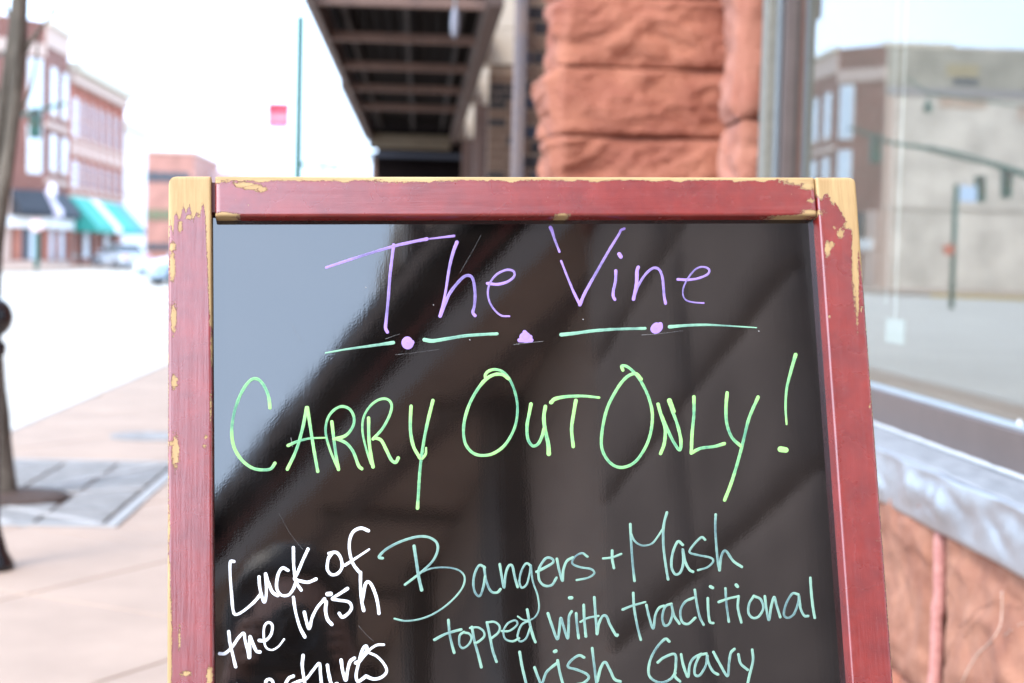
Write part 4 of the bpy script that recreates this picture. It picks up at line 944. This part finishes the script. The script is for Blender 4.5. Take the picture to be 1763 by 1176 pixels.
for n in (-REC, -REC - .004):
    for (uu, vv) in ((eLi(vA) - .002, vA), (eRi(vA) + .002, vA), (eRi(vZ) + .002, vZ), (eLi(vZ) - .002, vZ)):
        x = bm.verts.new(W3(uu, vv, n)); x[lp] = (uu, vv, n); cs.append(x)
for f in ((0, 1, 2, 3), (7, 6, 5, 4), (0, 4, 5, 1), (1, 5, 6, 2), (2, 6, 7, 3), (3, 7, 4, 0)): bm.faces.new([cs[i] for i in f])
board = from_bm('writing_surface', bm, board_mat(), sign)

# ------------------------------------------------------------------ handwriting, as strokes of paint marker on the board
def ink_mat():
    m = bpy.data.materials.new('paint marker ink'); m.use_nodes = True; t = m.node_tree; b = t.nodes['Principled BSDF']
    a = t.nodes.new('ShaderNodeAttribute'); a.attribute_name = 'ink'; al = t.nodes.new('ShaderNodeAttribute'); al.attribute_name = 'cover'
    t.links.new(a.outputs['Color'], b.inputs['Base Color']); b.inputs['Roughness'].default_value = .55
    tc = t.nodes.new('ShaderNodeTexCoord'); n = t.nodes.new('ShaderNodeTexNoise'); n.inputs['Scale'].default_value = 700; n.inputs['Detail'].default_value = 3; t.links.new(tc.outputs['Object'], n.inputs[0])
    k = t.nodes.new('ShaderNodeMath'); k.operation = 'MULTIPLY_ADD'; k.inputs[1].default_value = .5; k.inputs[2].default_value = -.25; t.links.new(n.outputs[0], k.inputs[0])
    k2 = t.nodes.new('ShaderNodeMath'); k2.operation = 'ADD'; k2.use_clamp = True; t.links.new(k.outputs[0], k2.inputs[0]); t.links.new(al.outputs['Fac'], k2.inputs[1]); t.links.new(k2.outputs[0], b.inputs['Alpha'])
    return m
M_ink = ink_mat()
STY = {'purple': ((.38, .235, .64), (.24, .19, .45), .7), 'green': ((.33, .66, .20), (.11, .38, .25), .72), 'mint': ((.25, .50, .33), (.13, .29, .25), .7), 'pale': ((.235, .42, .32), (.125, .225, .255), .7), 'white': ((.86, .90, .94), (.80, .86, .92), 1.0), 'scratch': ((.30, .29, .28), (.2, .2, .2), .2)}
_lift = [0]
def strokes(name, label, style, crop, data, w0, each=False):
    if each:
        for i, d_ in enumerate(data): strokes(name, label if isinstance(label, str) else label[i], style, crop, [d_], w0)
        return
    ox, oy, sc = crop; c1, c2, cov0 = STY[style]
    bm = bmesh.new(); inkl = bm.verts.layers.float_color.new('ink'); cl = bm.verts.layers.float.new('cover')
    for st in data:
        fade = 1.0
        if isinstance(st, dict): pts = st['p']; wa, wb = st.get('w', (w0, w0)); fade = st.get('f', 1.0)
        else: pts = st; wa = wb = w0
        _lift[0] += 1; lift = .00012 + (_lift[0] % 40) * .000012
        Q = crom([(ox + p[0] / sc, oy + p[1] / sc) for p in pts], 1.6); n = len(Q)
        if n < 2: continue
        L = [0.0]
        for i in range(1, n): L.append(L[-1] + float(np.linalg.norm(Q[i] - Q[i - 1])))
        wa *= .89; wb *= .89
        T = max(L[-1], 1e-6); sd_ = _lift[0] * 3.7
        secs = []
        for i in range(n):
            a = Q[max(i - 1, 0)]; b = Q[min(i + 1, n - 1)]; tg_ = b - a; tg_ = tg_ / (np.linalg.norm(tg_) + 1e-9); nr = np.array([-tg_[1], tg_[0]])
            s = L[i] / T; w = wa + (wb - wa) * s; speed = noise.noise(Vector((L[i] * .022, sd_, 0)))
            ends = math.exp(-L[i] / 12) + math.exp(-(T - L[i]) / 12)
            thick = max(0, min(1, .42 + .75 * speed + .75 * ends + .22 * noise.noise(Vector((L[i] * .16, sd_, 8))))) * fade
            w *= (.90 + .10 * noise.noise(Vector((L[i] * .12, sd_, 3)))) * (.86 + .2 * thick)
            secs.append((Q[i], tg_, nr, w / 2, thick))
        # caps
        def cap(S, sgn):
            q, tg_, nr, r, th = S; return [(q + tg_ * sgn * r * math.sin(a), tg_, nr, r * math.cos(a), th) for a in (math.radians(80), math.radians(55), math.radians(28))]
        full = cap(secs[0], -1) + secs + cap(secs[-1], 1)[::-1]
        prev = None; m_ = len(full)
        for i, (q, tg_, nr, r, th) in enumerate(full):
            row = []
            for e, (o, hgt) in enumerate(((-1, 0), (-.72, .6), (0, 1), (.72, .6), (1, 0))):
                jit = 1 + .05 * noise.noise(Vector((i * .35, sd_, e)))
                p = q + nr * r * o * jit
                uu, vv = uv(p[0], p[1], -REC); nn = -REC + lift + i / m_ * .00008 + hgt * .00012
                v_ = bm.verts.new(W3(uu, vv, nn)); edge = 1.0 if abs(o) > .5 else .0
                k = max(0, min(1, th + .22 * edge - .08)); v_[inkl] = (*[c2[j] + (c1[j] - c2[j]) * k for j in range(3)], 1)
                v_[cl] = min(1.25, cov0 + (1.2 - cov0) * k) ; row.append(v_)
            if prev:
                for e in range(4): bm.faces.new((prev[e], prev[e + 1], row[e + 1], row[e]))
            prev = row
    o = from_bm(name, bm, M_ink, board, True); o['label'] = label; return o
def blob(cx_, cy_, rx, ry, tilt=0, pw=1.0, n=9):
    """a filled dot scribbled as one closed spiral"""
    pts = []
    for i in range(26):
        a = i * .72; k = 1 - i / 30; x = math.cos(a) * rx * k * .72; y = math.sin(a) * ry * k * .72
        pts.append((cx_ + x * math.cos(tilt) - y * math.sin(tilt), cy_ + x * math.sin(tilt) + y * math.cos(tilt)))
    return pts
C1 = (540, 370, 4.4075); C2 = (920, 370, 4.4075); C3 = (380, 600, 3.92); C4 = (760, 600, 4.9); C5 = (1020, 590, 4.055); C6 = (370, 880, 3.973); C7 = (640, 870, 3.8425); C8 = (1020, 870, 3.843); C9 = (370, 1060, 5.037); C10 = (860, 1060, 3.751)
D = lambda p, w=None, f=1.0: dict(p=p, f=f, **({'w': w} if w else {}))
strokes('lettering', 'purple word "The"', 'purple', C1, [
    D([(95, 400), (200, 365), (400, 300), (600, 240), (750, 205), (860, 183)], (5.5, 7)), D([(880, 182), (930, 176), (980, 170), (1065, 160)], (3, 5.5), .8),
    [(607, 228), (603, 262), (597, 310), (580, 450), (565, 650), (550, 800), (546, 860), (560, 890)],
    D([(1087, 208), (1060, 280), (1030, 400), (1005, 560), (990, 640)], (7.5, 5)), D([(960, 768), (990, 690), (1030, 600), (1085, 525), (1140, 470), (1185, 462), (1212, 500), (1225, 600), (1220, 690), (1208, 740), (1225, 765)], (7.5, 6.5)), D([(990, 640), (975, 710), (960, 768)], (5, 7)),
    D([(1318, 520), (1400, 527), (1475, 505), (1522, 465), (1515, 428), (1465, 418), (1395, 448), (1345, 505), (1322, 580), (1335, 660), (1375, 725), (1425, 765), (1485, 770)], (6, 3.8))], 6.6)
strokes('lettering', 'purple word "Vine"', 'purple', C2, [
    D([(122, 95), (135, 125), (155, 190), (190, 280)], (7, 4.5)), D([(203, 350), (250, 470), (300, 590), (345, 680)], (4, 6)), D([(345, 682), (385, 590), (480, 420), (560, 280), (640, 150), (655, 118), (682, 105)], (7, 5)),
    [(618, 425), (615, 500), (600, 570), (598, 615), (610, 642)], D([(643, 298), (655, 318)], (8, 8)),
    D([(788, 398), (778, 430), (775, 520), (752, 640)], (7, 7)), D([(752, 640), (785, 545), (840, 455), (900, 405), (945, 415), (970, 470), (980, 560), (985, 620), (995, 672)], (5.5, 6)),
    D([(1088, 490), (1170, 493), (1250, 480), (1315, 450), (1325, 415), (1280, 395), (1225, 412), (1170, 475), (1132, 550), (1128, 610), (1155, 650), (1215, 665), (1285, 670)], (5.5, 3.2))], 6.4)
strokes('underline_dash', ['first mint green dash from the left', 'second mint green dash', 'third mint green dash', 'last mint green dash, thinning to the right'], 'mint', C1, [D([(90, 1048), (250, 1020), (430, 995), (605, 970)], (2.8, 7.2)), D([(840, 948), (900, 957), (1000, 942), (1150, 918), (1300, 907), (1392, 903)], (8, 6)),
    D([(1878, 910), (1975, 900), (2125, 880), (2300, 868), (2515, 862)], (7.5, 5.5)), D([(2700, 850), (2825, 840), (2980, 835), (3180, 845), (3360, 857)], (7, 2.2))], 6, True)
strokes('purple_dot', 'left purple dot', 'purple', C1, [D(blob(712, 968, 48, 53), (8, 8), 2)], 8)
strokes('purple_dot', 'middle purple dot', 'purple', C1, [D(blob(1607, 928, 50, 42), (8, 8), 2), D([(1562, 952), (1607, 952), (1652, 952)], (7, 7), 2), D([(1600, 890), (1612, 905), (1612, 930)], (7, 7), 2)], 8)
strokes('purple_dot', 'right purple dot', 'purple', C1, [D(blob(2600, 857, 53, 38, -.7), (8, 8), 2)], 8)
strokes('lettering', 'bright green word "CARRY"', 'green', C3, [
    [(332, 402), (325, 335), (298, 262), (255, 210), (205, 212), (150, 280), (100, 400), (75, 540), (88, 660), (140, 750), (210, 805), (280, 820), (338, 812), (366, 775)],
    [(580, 400), (550, 550), (508, 690), (450, 815)], [(585, 400), (605, 530), (630, 690), (655, 830)], D([(455, 655), (520, 627), (600, 608), (702, 603)], (7, 3.5)),
    [(750, 495), (762, 600), (778, 720), (795, 817)], D([(785, 800), (740, 690), (710, 580), (715, 495), (750, 430), (810, 393), (870, 410), (900, 470), (888, 535), (840, 590), (765, 612)], (5, 7)), [(785, 610), (850, 642), (895, 700), (930, 790), (952, 812)],
    [(998, 470), (1000, 600), (1010, 700), (1028, 800)], D([(1015, 780), (985, 690), (958, 570), (962, 475), (1000, 400), (1060, 350), (1120, 342), (1153, 380), (1140, 450), (1092, 540), (1028, 612)], (4.5, 6.5)), [(1040, 603), (1082, 620), (1115, 680), (1150, 750), (1180, 770), (1198, 740)],
    [(1285, 390), (1280, 480), (1282, 570), (1302, 665), (1345, 740)], [(1432, 352), (1400, 480), (1375, 600), (1355, 730), (1342, 850), (1334, 980), (1328, 1078)], D([(1386, 672), (1382, 715), (1360, 742)], (4, 6))], 7.0)
strokes('lettering', 'bright green word "OUT"', 'green', C4, [
    D([(372, 262), (370, 225), (398, 192), (455, 178), (520, 200), (575, 262), (620, 370), (641, 490), (630, 620), (590, 730), (525, 825), (440, 885), (360, 903), (280, 890), (215, 830), (188, 740), (192, 620), (232, 480), (295, 360), (370, 265), (445, 222), (515, 222), (565, 255)], (6, 7)),
    [(755, 470), (740, 550), (722, 650), (728, 760), (768, 822), (815, 805), (848, 740), (865, 680)], D([(877, 490), (864, 580), (875, 690), (900, 800), (906, 890)], (7.5, 9)),
    D([(925, 455), (960, 425), (1060, 406), (1200, 402), (1330, 415)], (8, 5)), D([(1134, 440), (1115, 550), (1098, 680), (1112, 828)], (7.5, 7))], 7.2)
strokes('lettering', 'bright green word "ONLY!"', 'green', C5, [
    D([(212, 192), (205, 162), (250, 172), (310, 230), (360, 310), (398, 400), (418, 500), (408, 620), (370, 730), (300, 830), (220, 870), (150, 858), (92, 800), (62, 710), (75, 570), (110, 440), (180, 310), (240, 240), (300, 216), (340, 255)], (6.5, 7)),
    [(458, 430), (480, 510), (507, 600), (502, 700), (475, 775)], [(482, 510), (530, 620), (570, 700), (610, 750), (617, 680), (592, 570), (555, 470), (537, 405)], D([(537, 405), (565, 480)], (10, 9)),
    [(708, 378), (708, 500), (695, 640), (690, 770)], [(690, 772), (755, 738), (850, 725), (920, 705)],
    [(940, 350), (932, 450), (937, 560), (972, 660), (1035, 722)], [(1156, 380), (1092, 530), (1052, 690), (1012, 840), (965, 990), (922, 1100)],
    D([(1418, 85), (1385, 200), (1356, 320), (1348, 450), (1355, 570)], (8, 4)), D([(1312, 744), (1350, 750)], (9.5, 9.5), 2)], 7.0)
strokes('lettering', 'white handwritten words "Luck of"', 'white', C6, [
    [(130, 345), (105, 350), (105, 450), (115, 580), (125, 680), (145, 708), (200, 680), (270, 620), (315, 565)],
    [(302, 450), (307, 520), (325, 595), (340, 622), (352, 560), (347, 430)], [(347, 430), (370, 500), (395, 555), (430, 578)],
    [(500, 405), (462, 390), (432, 435), (422, 520), (450, 572), (500, 575), (535, 535), (560, 470)],
    [(537, 250), (540, 380), (555, 480), (590, 540)], [(637, 260), (600, 340), (562, 430), (545, 465), (590, 480), (640, 486), (692, 465)],
    [(780, 290), (830, 283), (860, 320), (870, 380), (842, 425), (800, 435), (770, 400), (775, 330), (800, 290)],
    [(1050, 135), (1000, 117), (948, 140), (922, 200), (922, 280), (945, 360), (985, 415)], D([(890, 370), (960, 325), (1055, 262)], (6.5, 4))], 6.6)
strokes('lettering', 'white handwritten word "Irish"', 'white', C6, [
    [(537, 590), (550, 680), (580, 790), (615, 860)], [(612, 692), (625, 750), (645, 805), (665, 730), (700, 660), (750, 602)], [(762, 620), (757, 680), (770, 740), (800, 775)], D([(770, 568), (792, 566)], (7, 7), 2),
    [(907, 530), (850, 568), (802, 600), (850, 610), (915, 622), (935, 660), (912, 700), (872, 725), (850, 700)], [(996, 420), (996, 520), (1005, 620), (1018, 680)], [(1008, 610), (1030, 500), (1060, 490), (1095, 560), (1115, 640), (1122, 700)]], 6.8)
strokes('lettering', 'white handwritten word "the" at lower left', 'white', C9, [
    [(120, 138), (130, 230), (155, 340), (180, 443)], [(40, 330), (90, 326), (150, 270), (210, 185), (250, 152), (262, 215), (288, 310), (298, 360)], D([(298, 360), (302, 250), (305, 180), (330, 240), (358, 305), (390, 315)], (8, 7)),
    D([(385, 215), (440, 215), (488, 160), (498, 85), (465, 58), (430, 92), (424, 180), (440, 268), (490, 298), (550, 268), (600, 205)], (6.5, 4))], 6.8)
strokes('lettering', 'white handwritten word "features" cut by the lower edge', 'white', C9, [
    [(150, 640), (190, 600), (215, 640), (205, 760), (180, 880)], [(300, 720), (360, 690), (380, 640), (340, 640), (310, 720), (350, 770)],
    [(440, 610), (445, 565), (480, 552), (505, 585), (480, 650)], [(680, 525), (640, 545), (605, 610), (600, 680), (650, 690), (690, 600)],
    [(765, 345), (758, 440), (775, 560), (795, 680)], [(640, 610), (720, 572), (790, 548), (850, 475), (905, 415), (915, 500), (925, 600)],
    [(975, 430), (988, 510), (1015, 600), (1060, 590)], [(1095, 385), (1108, 480), (1135, 562), (1150, 480), (1172, 400), (1210, 368)],
    D([(1220, 410), (1268, 380), (1318, 295), (1308, 262), (1278, 300), (1250, 400), (1225, 510), (1238, 570), (1275, 552), (1310, 525)], (7, 7)), [(1250, 400), (1290, 350), (1330, 310)],
    D([(1465, 252), (1400, 257), (1332, 312), (1400, 350), (1460, 410), (1490, 478), (1452, 530), (1380, 550), (1310, 525)], (5, 7))], 6.8)
strokes('lettering', 'pale green word "Bangers"', 'pale', C7, [
    D([(72, 350), (48, 342), (90, 295), (180, 245), (290, 210), (370, 210), (428, 245), (435, 300), (402, 370), (330, 440), (280, 480), (220, 525)], (6, 5)), D([(310, 450), (400, 417), (500, 412), (580, 432), (615, 480), (597, 550), (530, 630), (440, 700), (340, 747), (230, 765), (150, 750)], (4, 4)), D([(280, 270), (292, 350), (310, 470), (330, 560)], (6.8, 7)),
    [(748, 412), (712, 397), (682, 450), (672, 520), (685, 580), (715, 600), (738, 540), (750, 470)], [(742, 405), (758, 500), (788, 568), (828, 577), (852, 555)],
    [(847, 390), (860, 470), (875, 545), (885, 460), (905, 402), (930, 402), (945, 470), (965, 540)],
    D([(1052, 400), (1022, 385), (992, 430), (977, 500), (992, 545), (1025, 522), (1045, 450), (1052, 395), (1065, 500), (1098, 600), (1105, 690), (1070, 748), (1010, 760), (965, 735)], (5, 3.4)),
    [(1090, 440), (1150, 410), (1200, 378), (1190, 352), (1150, 352), (1107, 420), (1107, 490), (1140, 530), (1190, 528), (1222, 480)], [(1225, 355), (1240, 430), (1262, 500), (1267, 430), (1290, 370), (1330, 345)],
    D([(1427, 340), (1390, 317), (1345, 340), (1327, 385), (1380, 410), (1450, 422), (1472, 450), (1430, 480), (1355, 495)], (5, 4.6))], 5.4)
strokes('lettering', 'pale green words "+ Mash"', 'pale', C8, [
    D([(70, 352), (130, 345), (190, 322)], (4.5, 4.5)), [(130, 300), (131, 360), (142, 415)],
    [(250, 125), (256, 250), (265, 380), (278, 500)], D([(252, 180), (280, 238), (330, 266), (390, 255), (430, 210), (468, 150)], (4.6, 4)), [(492, 48), (475, 110), (468, 170), (470, 280), (485, 400), (500, 490)],
    [(597, 262), (565, 240), (532, 310), (522, 400), (545, 455), (580, 445), (600, 380), (597, 290), (612, 370), (640, 425), (665, 440)], D([(745, 228), (720, 212), (670, 260), (642, 310), (700, 330), (780, 347), (798, 372), (760, 410), (697, 430)], (5, 4.6)),
    D([(815, 62), (812, 150), (820, 280), (830, 380), (840, 430)], (5.5, 5.5)), [(840, 430), (850, 345), (870, 302), (892, 312), (930, 368), (988, 408)]], 5.6)
strokes('lettering', 'pale green words "topped with"', 'pale', C7, [
    [(507, 760), (515, 850), (530, 920), (545, 975)], [(415, 890), (480, 855), (550, 832), (592, 822)], D([(612, 842), (645, 850), (660, 880), (640, 922), (602, 945), (580, 920), (582, 862), (610, 838)], (4.5, 5)),
    [(662, 805), (680, 900), (705, 990), (725, 1070)], D([(650, 812), (702, 808), (740, 835), (742, 870), (702, 905), (680, 910)], (4.5, 5)), [(762, 775), (780, 860), (800, 960), (825, 1035)], D([(762, 775), (812, 772), (845, 800), (838, 840), (790, 882)], (4.5, 5)),
    D([(860, 832), (912, 830), (962, 790), (950, 762), (902, 780), (872, 830), (882, 882), (930, 900), (975, 880)], (4.5, 4.5)), D([(1045, 762), (992, 790), (965, 860), (980, 900), (1020, 880), (1050, 805)], (4.8, 4.5)), [(1028, 690), (1045, 780), (1065, 860), (1082, 905)],
    [(1165, 715), (1190, 790), (1227, 885), (1242, 810), (1250, 745), (1268, 800), (1296, 880), (1302, 800), (1305, 735), (1322, 702)], [(1352, 715), (1357, 790), (1368, 878)], D([(1308, 613), (1322, 612)], (6, 6), 2),
    [(1402, 660), (1406, 760), (1416, 868)], D([(1380, 772), (1430, 745), (1500, 732)], (4.5, 4.5)), [(1472, 610), (1480, 730), (1490, 850)], [(1492, 845), (1500, 790), (1525, 735), (1552, 735), (1575, 790), (1615, 860), (1625, 858)]], 5.8)
strokes('lettering', 'pale green word "traditional"', 'pale', C8, [
    [(270, 580), (276, 680), (297, 800), (320, 890)], D([(200, 690), (262, 665), (350, 640)], (5.5, 4)), [(357, 660), (375, 740), (402, 815), (415, 730), (440, 680), (472, 665)], [(522, 652), (482, 670), (462, 740), (477, 795), (510, 780), (530, 710), (522, 655), (540, 730), (575, 783)],
    [(668, 612), (612, 640), (582, 700), (592, 768), (632, 785), (680, 745)], [(677, 560), (690, 650), (710, 740), (735, 790)], [(763, 615), (766, 700), (776, 770), (800, 780)], D([(780, 538), (795, 546)], (5.5, 5.5), 2), [(880, 550), (886, 650), (902, 770)], D([(835, 640), (900, 617), (968, 602)], (5.5, 4.5)), [(966, 602), (962, 680), (985, 775)], D([(950, 527), (960, 538)], (5.5, 5.5), 2),
    [(1067, 600), (1037, 650), (1032, 710), (1060, 745), (1100, 735), (1130, 680), (1112, 622), (1072, 602)], [(1140, 602), (1150, 680), (1167, 760), (1182, 670), (1202, 607), (1217, 660), (1242, 740)], [(1362, 590), (1322, 585), (1282, 650), (1266, 720), (1290, 745), (1332, 720), (1362, 640), (1366, 600), (1376, 680), (1400, 730), (1427, 733)], D([(1441, 480), (1446, 560), (1456, 660), (1470, 745)], (5.5, 5.5))], 5.4)
strokes('lettering', 'pale green word "Irish" at the lower edge', 'pale', C10, [
    [(130, 235), (146, 330), (172, 440), (185, 500)], [(226, 335), (250, 400), (272, 440), (300, 370), (340, 330), (378, 302)], [(375, 290), (390, 370), (412, 450), (430, 500)], D([(355, 232), (364, 228)], (6, 6), 2), [(546, 270), (512, 257), (462, 290), (442, 330), (502, 350), (562, 377), (575, 405), (540, 435), (500, 445)], [(598, 210), (611, 320), (626, 440), (632, 500)], [(632, 425), (652, 340), (682, 300), (712, 350), (742, 410), (780, 425)]], 5.8)
strokes('lettering', 'pale green word "Gravy" at the lower edge', 'pale', C10, [
    [(1096, 167), (1068, 151), (1012, 210), (972, 290), (962, 370), (987, 412), (1040, 432), (1100, 412), (1135, 370)], [(1022, 302), (1062, 270), (1132, 250), (1137, 330), (1132, 390), (1165, 425)], [(1172, 250), (1186, 320), (1216, 395), (1227, 320), (1252, 275), (1302, 247)], [(1335, 245), (1292, 260), (1262, 330), (1262, 380), (1292, 385), (1332, 320), (1340, 255), (1347, 300), (1376, 358), (1410, 380)], [(1381, 235), (1421, 310), (1471, 390), (1481, 310), (1492, 242), (1516, 216)], [(1542, 250), (1557, 310), (1602, 350)], [(1631, 220), (1636, 290), (1612, 390), (1598, 460)]], 5.6)
strokes('scratch', 'faint grey scratch or speck', 'scratch', C1, [D([(545, 942), (590, 925), (650, 905)], (1.2, .8), .3), D([(620, 1062), (760, 1048), (950, 1022)], (1.0, .8), .3), D([(1520, 985), (1600, 975), (1740, 960)], (1.6, 1), .5), D([(1110, 440), (1180, 320), (1270, 155)], (.9, .7), .2), D([(2490, 912), (2600, 905), (2800, 880)], (1.4, .8), .4),
    D([(395, 550), (398, 553)], (2, 2), 1), D([(908, 683), (910, 685)], (2, 2), 1), D([(1183, 948), (1186, 950)], (2, 2), 1), D([(2043, 793), (2046, 795)], (2, 2), 1), D([(3375, 882), (3379, 884)], (2.4, 2.4), 1), D([(-170, 820), (-130, 900), (-90, 960)], (.9, .8), .1)], 1, True)
strokes('scratch', 'faint long scratch', 'scratch', C6, [D([(440, 20), (520, 160), (600, 260)], (1.1, .9), .2), D([(980, 780), (1030, 840), (1085, 890)], (1.1, .9), .2), D([(520, -500), (532, -440)], (1.4, 1), .5)], 1, True)

# ------------------------------------------------------------------ the photographer (only seen mirrored in the board)
def person():
    root = empty('person', (-.02, -.3, 0), 'kneeling person with long dark hair and dark jacket holding a camera, mirrored in the board', 'person')
    skin = mat('skin', (.42, .22, .16), .55, var=.05); hair = mat('dark hair', (.015, .010, .008), .5, var=.3, vscale=40, stretch=(6, 6, 1)); cloth = mat('dark jacket', (.022, .018, .022), .9, var=.3); jean = mat('dark trousers', (.02, .025, .04), .9)
    V = []; Ed = []; Rr = []
    def add(p, r, par=None):
        V.append(p); Rr.append(r)
        if par is not None: Ed.append((par, len(V) - 1))
        return len(V) - 1
    pel = add((0, -.36, .46), (.15, .12)); bl_ = add((0, -.35, .62), (.135, .11), pel); ch = add((0, -.32, .82), (.15, .11), bl_); up_ = add((0, -.30, .94), (.10, .08), ch); nk = add((0, -.27, 1.02), (.05, .05), up_)
    for s in (-1, 1):
        sh = add((s * .17, -.30, .93), (.06, .06), up_); el = add((s * .24, -.17, .80), (.043, .043), sh); wr = add((s * .10, -.10, 1.01), (.028, .028), el); add((s * .085, -.085, 1.045), (.03, .022), wr)
    hp = add((.10, -.36, .42), (.09, .09), pel); kn = add((.13, .02, .46), (.06, .06), hp); an = add((.14, .0, .08), (.04, .04), kn); add((.14, .13, .04), (.035, .03), an)
    hp = add((-.10, -.36, .42), (.09, .09), pel); kn = add((-.12, -.26, .08), (.06, .06), hp); an = add((-.12, -.66, .07), (.04, .04), kn); add((-.12, -.76, .04), (.03, .03), an)
    me = bpy.data.meshes.new('body'); me.from_pydata([Vector(v) for v in V], Ed, []); o = bpy.data.objects.new('body', me); col.objects.link(o)
    me.materials.append(cloth); me.materials.append(jean)
    s = o.modifiers.new('skin', 'SKIN'); 
    for i, sv in enumerate(me.skin_vertices[0].data): sv.radius = Rr[i]; sv.use_root = (i == 0)
    o.modifiers.new('sub', 'SUBSURF').levels = 2; o.modifiers['sub'].render_levels = 2
    o.parent = root; o.matrix_parent_inverse = root.matrix_basis.inverted()
    hc = Vector((.0, -.235, 1.165))
    bm = bmesh.new(); bmesh.ops.create_uvsphere(bm, u_segments=32, v_segments=24, radius=1)
    for v in bm.verts:
        p = v.co.copy(); x, y, z = p.x * .076, p.y * .095, p.z * .118
        if z < -.03: k = 1 - (-.03 - z) * 3.2; x *= k; y = y * (k * .5 + .5)
        dx, dz = p.x * .076, z
        if p.y > .5:
            y += .020 * math.exp(-(dx / .012) ** 2) * math.exp(-((dz + .018) / .02) ** 2) - .008 * (math.exp(-((abs(dx) - .031) / .014) ** 2)) * math.exp(-((dz - .005) / .012) ** 2) + .005 * math.exp(-(dx / .022) ** 2) * math.exp(-((dz + .058) / .008) ** 2)
        v.co = hc + Vector((x, y, z))
    hd = from_bm('head', bm, skin, root, True)
    for s in (-1, 1):
        bm = bmesh.new(); bmesh.ops.create_uvsphere(bm, u_segments=10, v_segments=8, radius=.011, matrix=Matrix.Translation(hc + Vector((s * .031, .078, .004)))); from_bm('eye', bm, M_black, hd, True)
    bm = bmesh.new(); bmesh.ops.create_uvsphere(bm, u_segments=32, v_segments=24, radius=1)
    for v in bm.verts:
        p = v.co.copy(); x, y, z = p.x * .118, p.y * .120 - .018, p.z * .150 + .01
        if p.y > .35 and p.z < .45: y = min(y, .035 - abs(p.x) * .02)
        if z < -.02 : x *= 1 + (-.02 - z) * 1.6; z = z * 1.9 if z > -.1 else z * 2.1
        v.co = hc + Vector((x, y, z)) + noise.noise_vector(p * 4) * .006
    from_bm('hair', bm, hair, root, True)
    # camera held to the eye
    cb = bmesh.new(); back = -.035
    M = cam.matrix_world
    def cl_box(x0, x1, y0, y1, z0, z1, bev, m, nm, par): b = bmesh.new(); bx(b, x0, x1, y0, y1, z0, z1, bev, M); return from_bm(nm, b, m, par)
    camr = empty('held_camera', CAM + Vector((0, -.06, 0)), 'black camera held to the eye by the person, mirrored in the board', 'camera')
    plastic = mat('black camera plastic', (.01, .01, .01), .45, bump=.0003, bscale=300)
    cl_box(-.068, .068, -.048, .042, .075, .125, .008, plastic, 'body', camr); cl_box(-.025, .025, .0425, .066, .08, .12, .006, plastic, 'viewfinder_hump', camr)
    for r0, za, zb in ((.034, .012, .073),):
        b = bmesh.new(); n = 28
        prof = [(.030, .004), (.034, .006), (.034, .073), (.002, .073), (.002, .02), (.026, .018)]
        rings = [[b.verts.new(M @ Vector((r * math.cos(2 * math.pi * k / n), r * math.sin(2 * math.pi * k / n), z))) for k in range(n)] for r, z in prof]
        for i in range(len(rings)):
            A, B = rings[i], rings[(i + 1) % len(rings)]
            for k in range(n): b.faces.new((A[k], A[(k + 1) % n], B[(k + 1) % n], B[k]))
        from_bm('lens_barrel', b, plastic, camr, True)
    # hands: palm, four fingers and a thumb each
    for s in (-1, 1):
        V = []; Ed = []; Rr = []
        w = M @ Vector((s * .085, -.085, .10)); 
        def L(x, y, z): return M @ Vector((s * x, y, z))
        a0 = add(L(.10, -.10, .115), (.026, .020)); a1 = add(L(.092, -.06, .11), (.030, .016), a0); a2 = add(L(.088, -.022, .108), (.028, .014), a1)
        for k in range(4):
            yk = .032 - k * .02; b0 = add(L(.086, yk - .004, .10), (.0095, .009), a2 if k < 2 else a1); b1 = add(L(.082, yk, .074), (.0085, .0085), b0); b2 = add(L(.070, yk - .001, .062), (.008, .0078), b1); add(L(.052 - (k == 3) * -.008, yk - .002, .064), (.0072, .007), b2)
        t0_ = add(L(.085, -.055, .128), (.012, .011), a1); t1 = add(L(.066, -.035, .134), (.0105, .0095), t0_); add(L(.045, -.018, .133), (.009, .0085), t1)
        me = bpy.data.meshes.new('hand'); me.from_pydata([Vector(v) for v in V], Ed, []); o = bpy.data.objects.new('hand', me); col.objects.link(o); me.materials.append(skin)
        o.modifiers.new('skin', 'SKIN')
        for i, sv in enumerate(me.skin_vertices[0].data): sv.radius = Rr[i]; sv.use_root = (i == 0)
        m2 = o.modifiers.new('sub', 'SUBSURF'); m2.levels = 1; m2.render_levels = 2
        o.parent = root; o.matrix_parent_inverse = root.matrix_basis.inverted()
person()
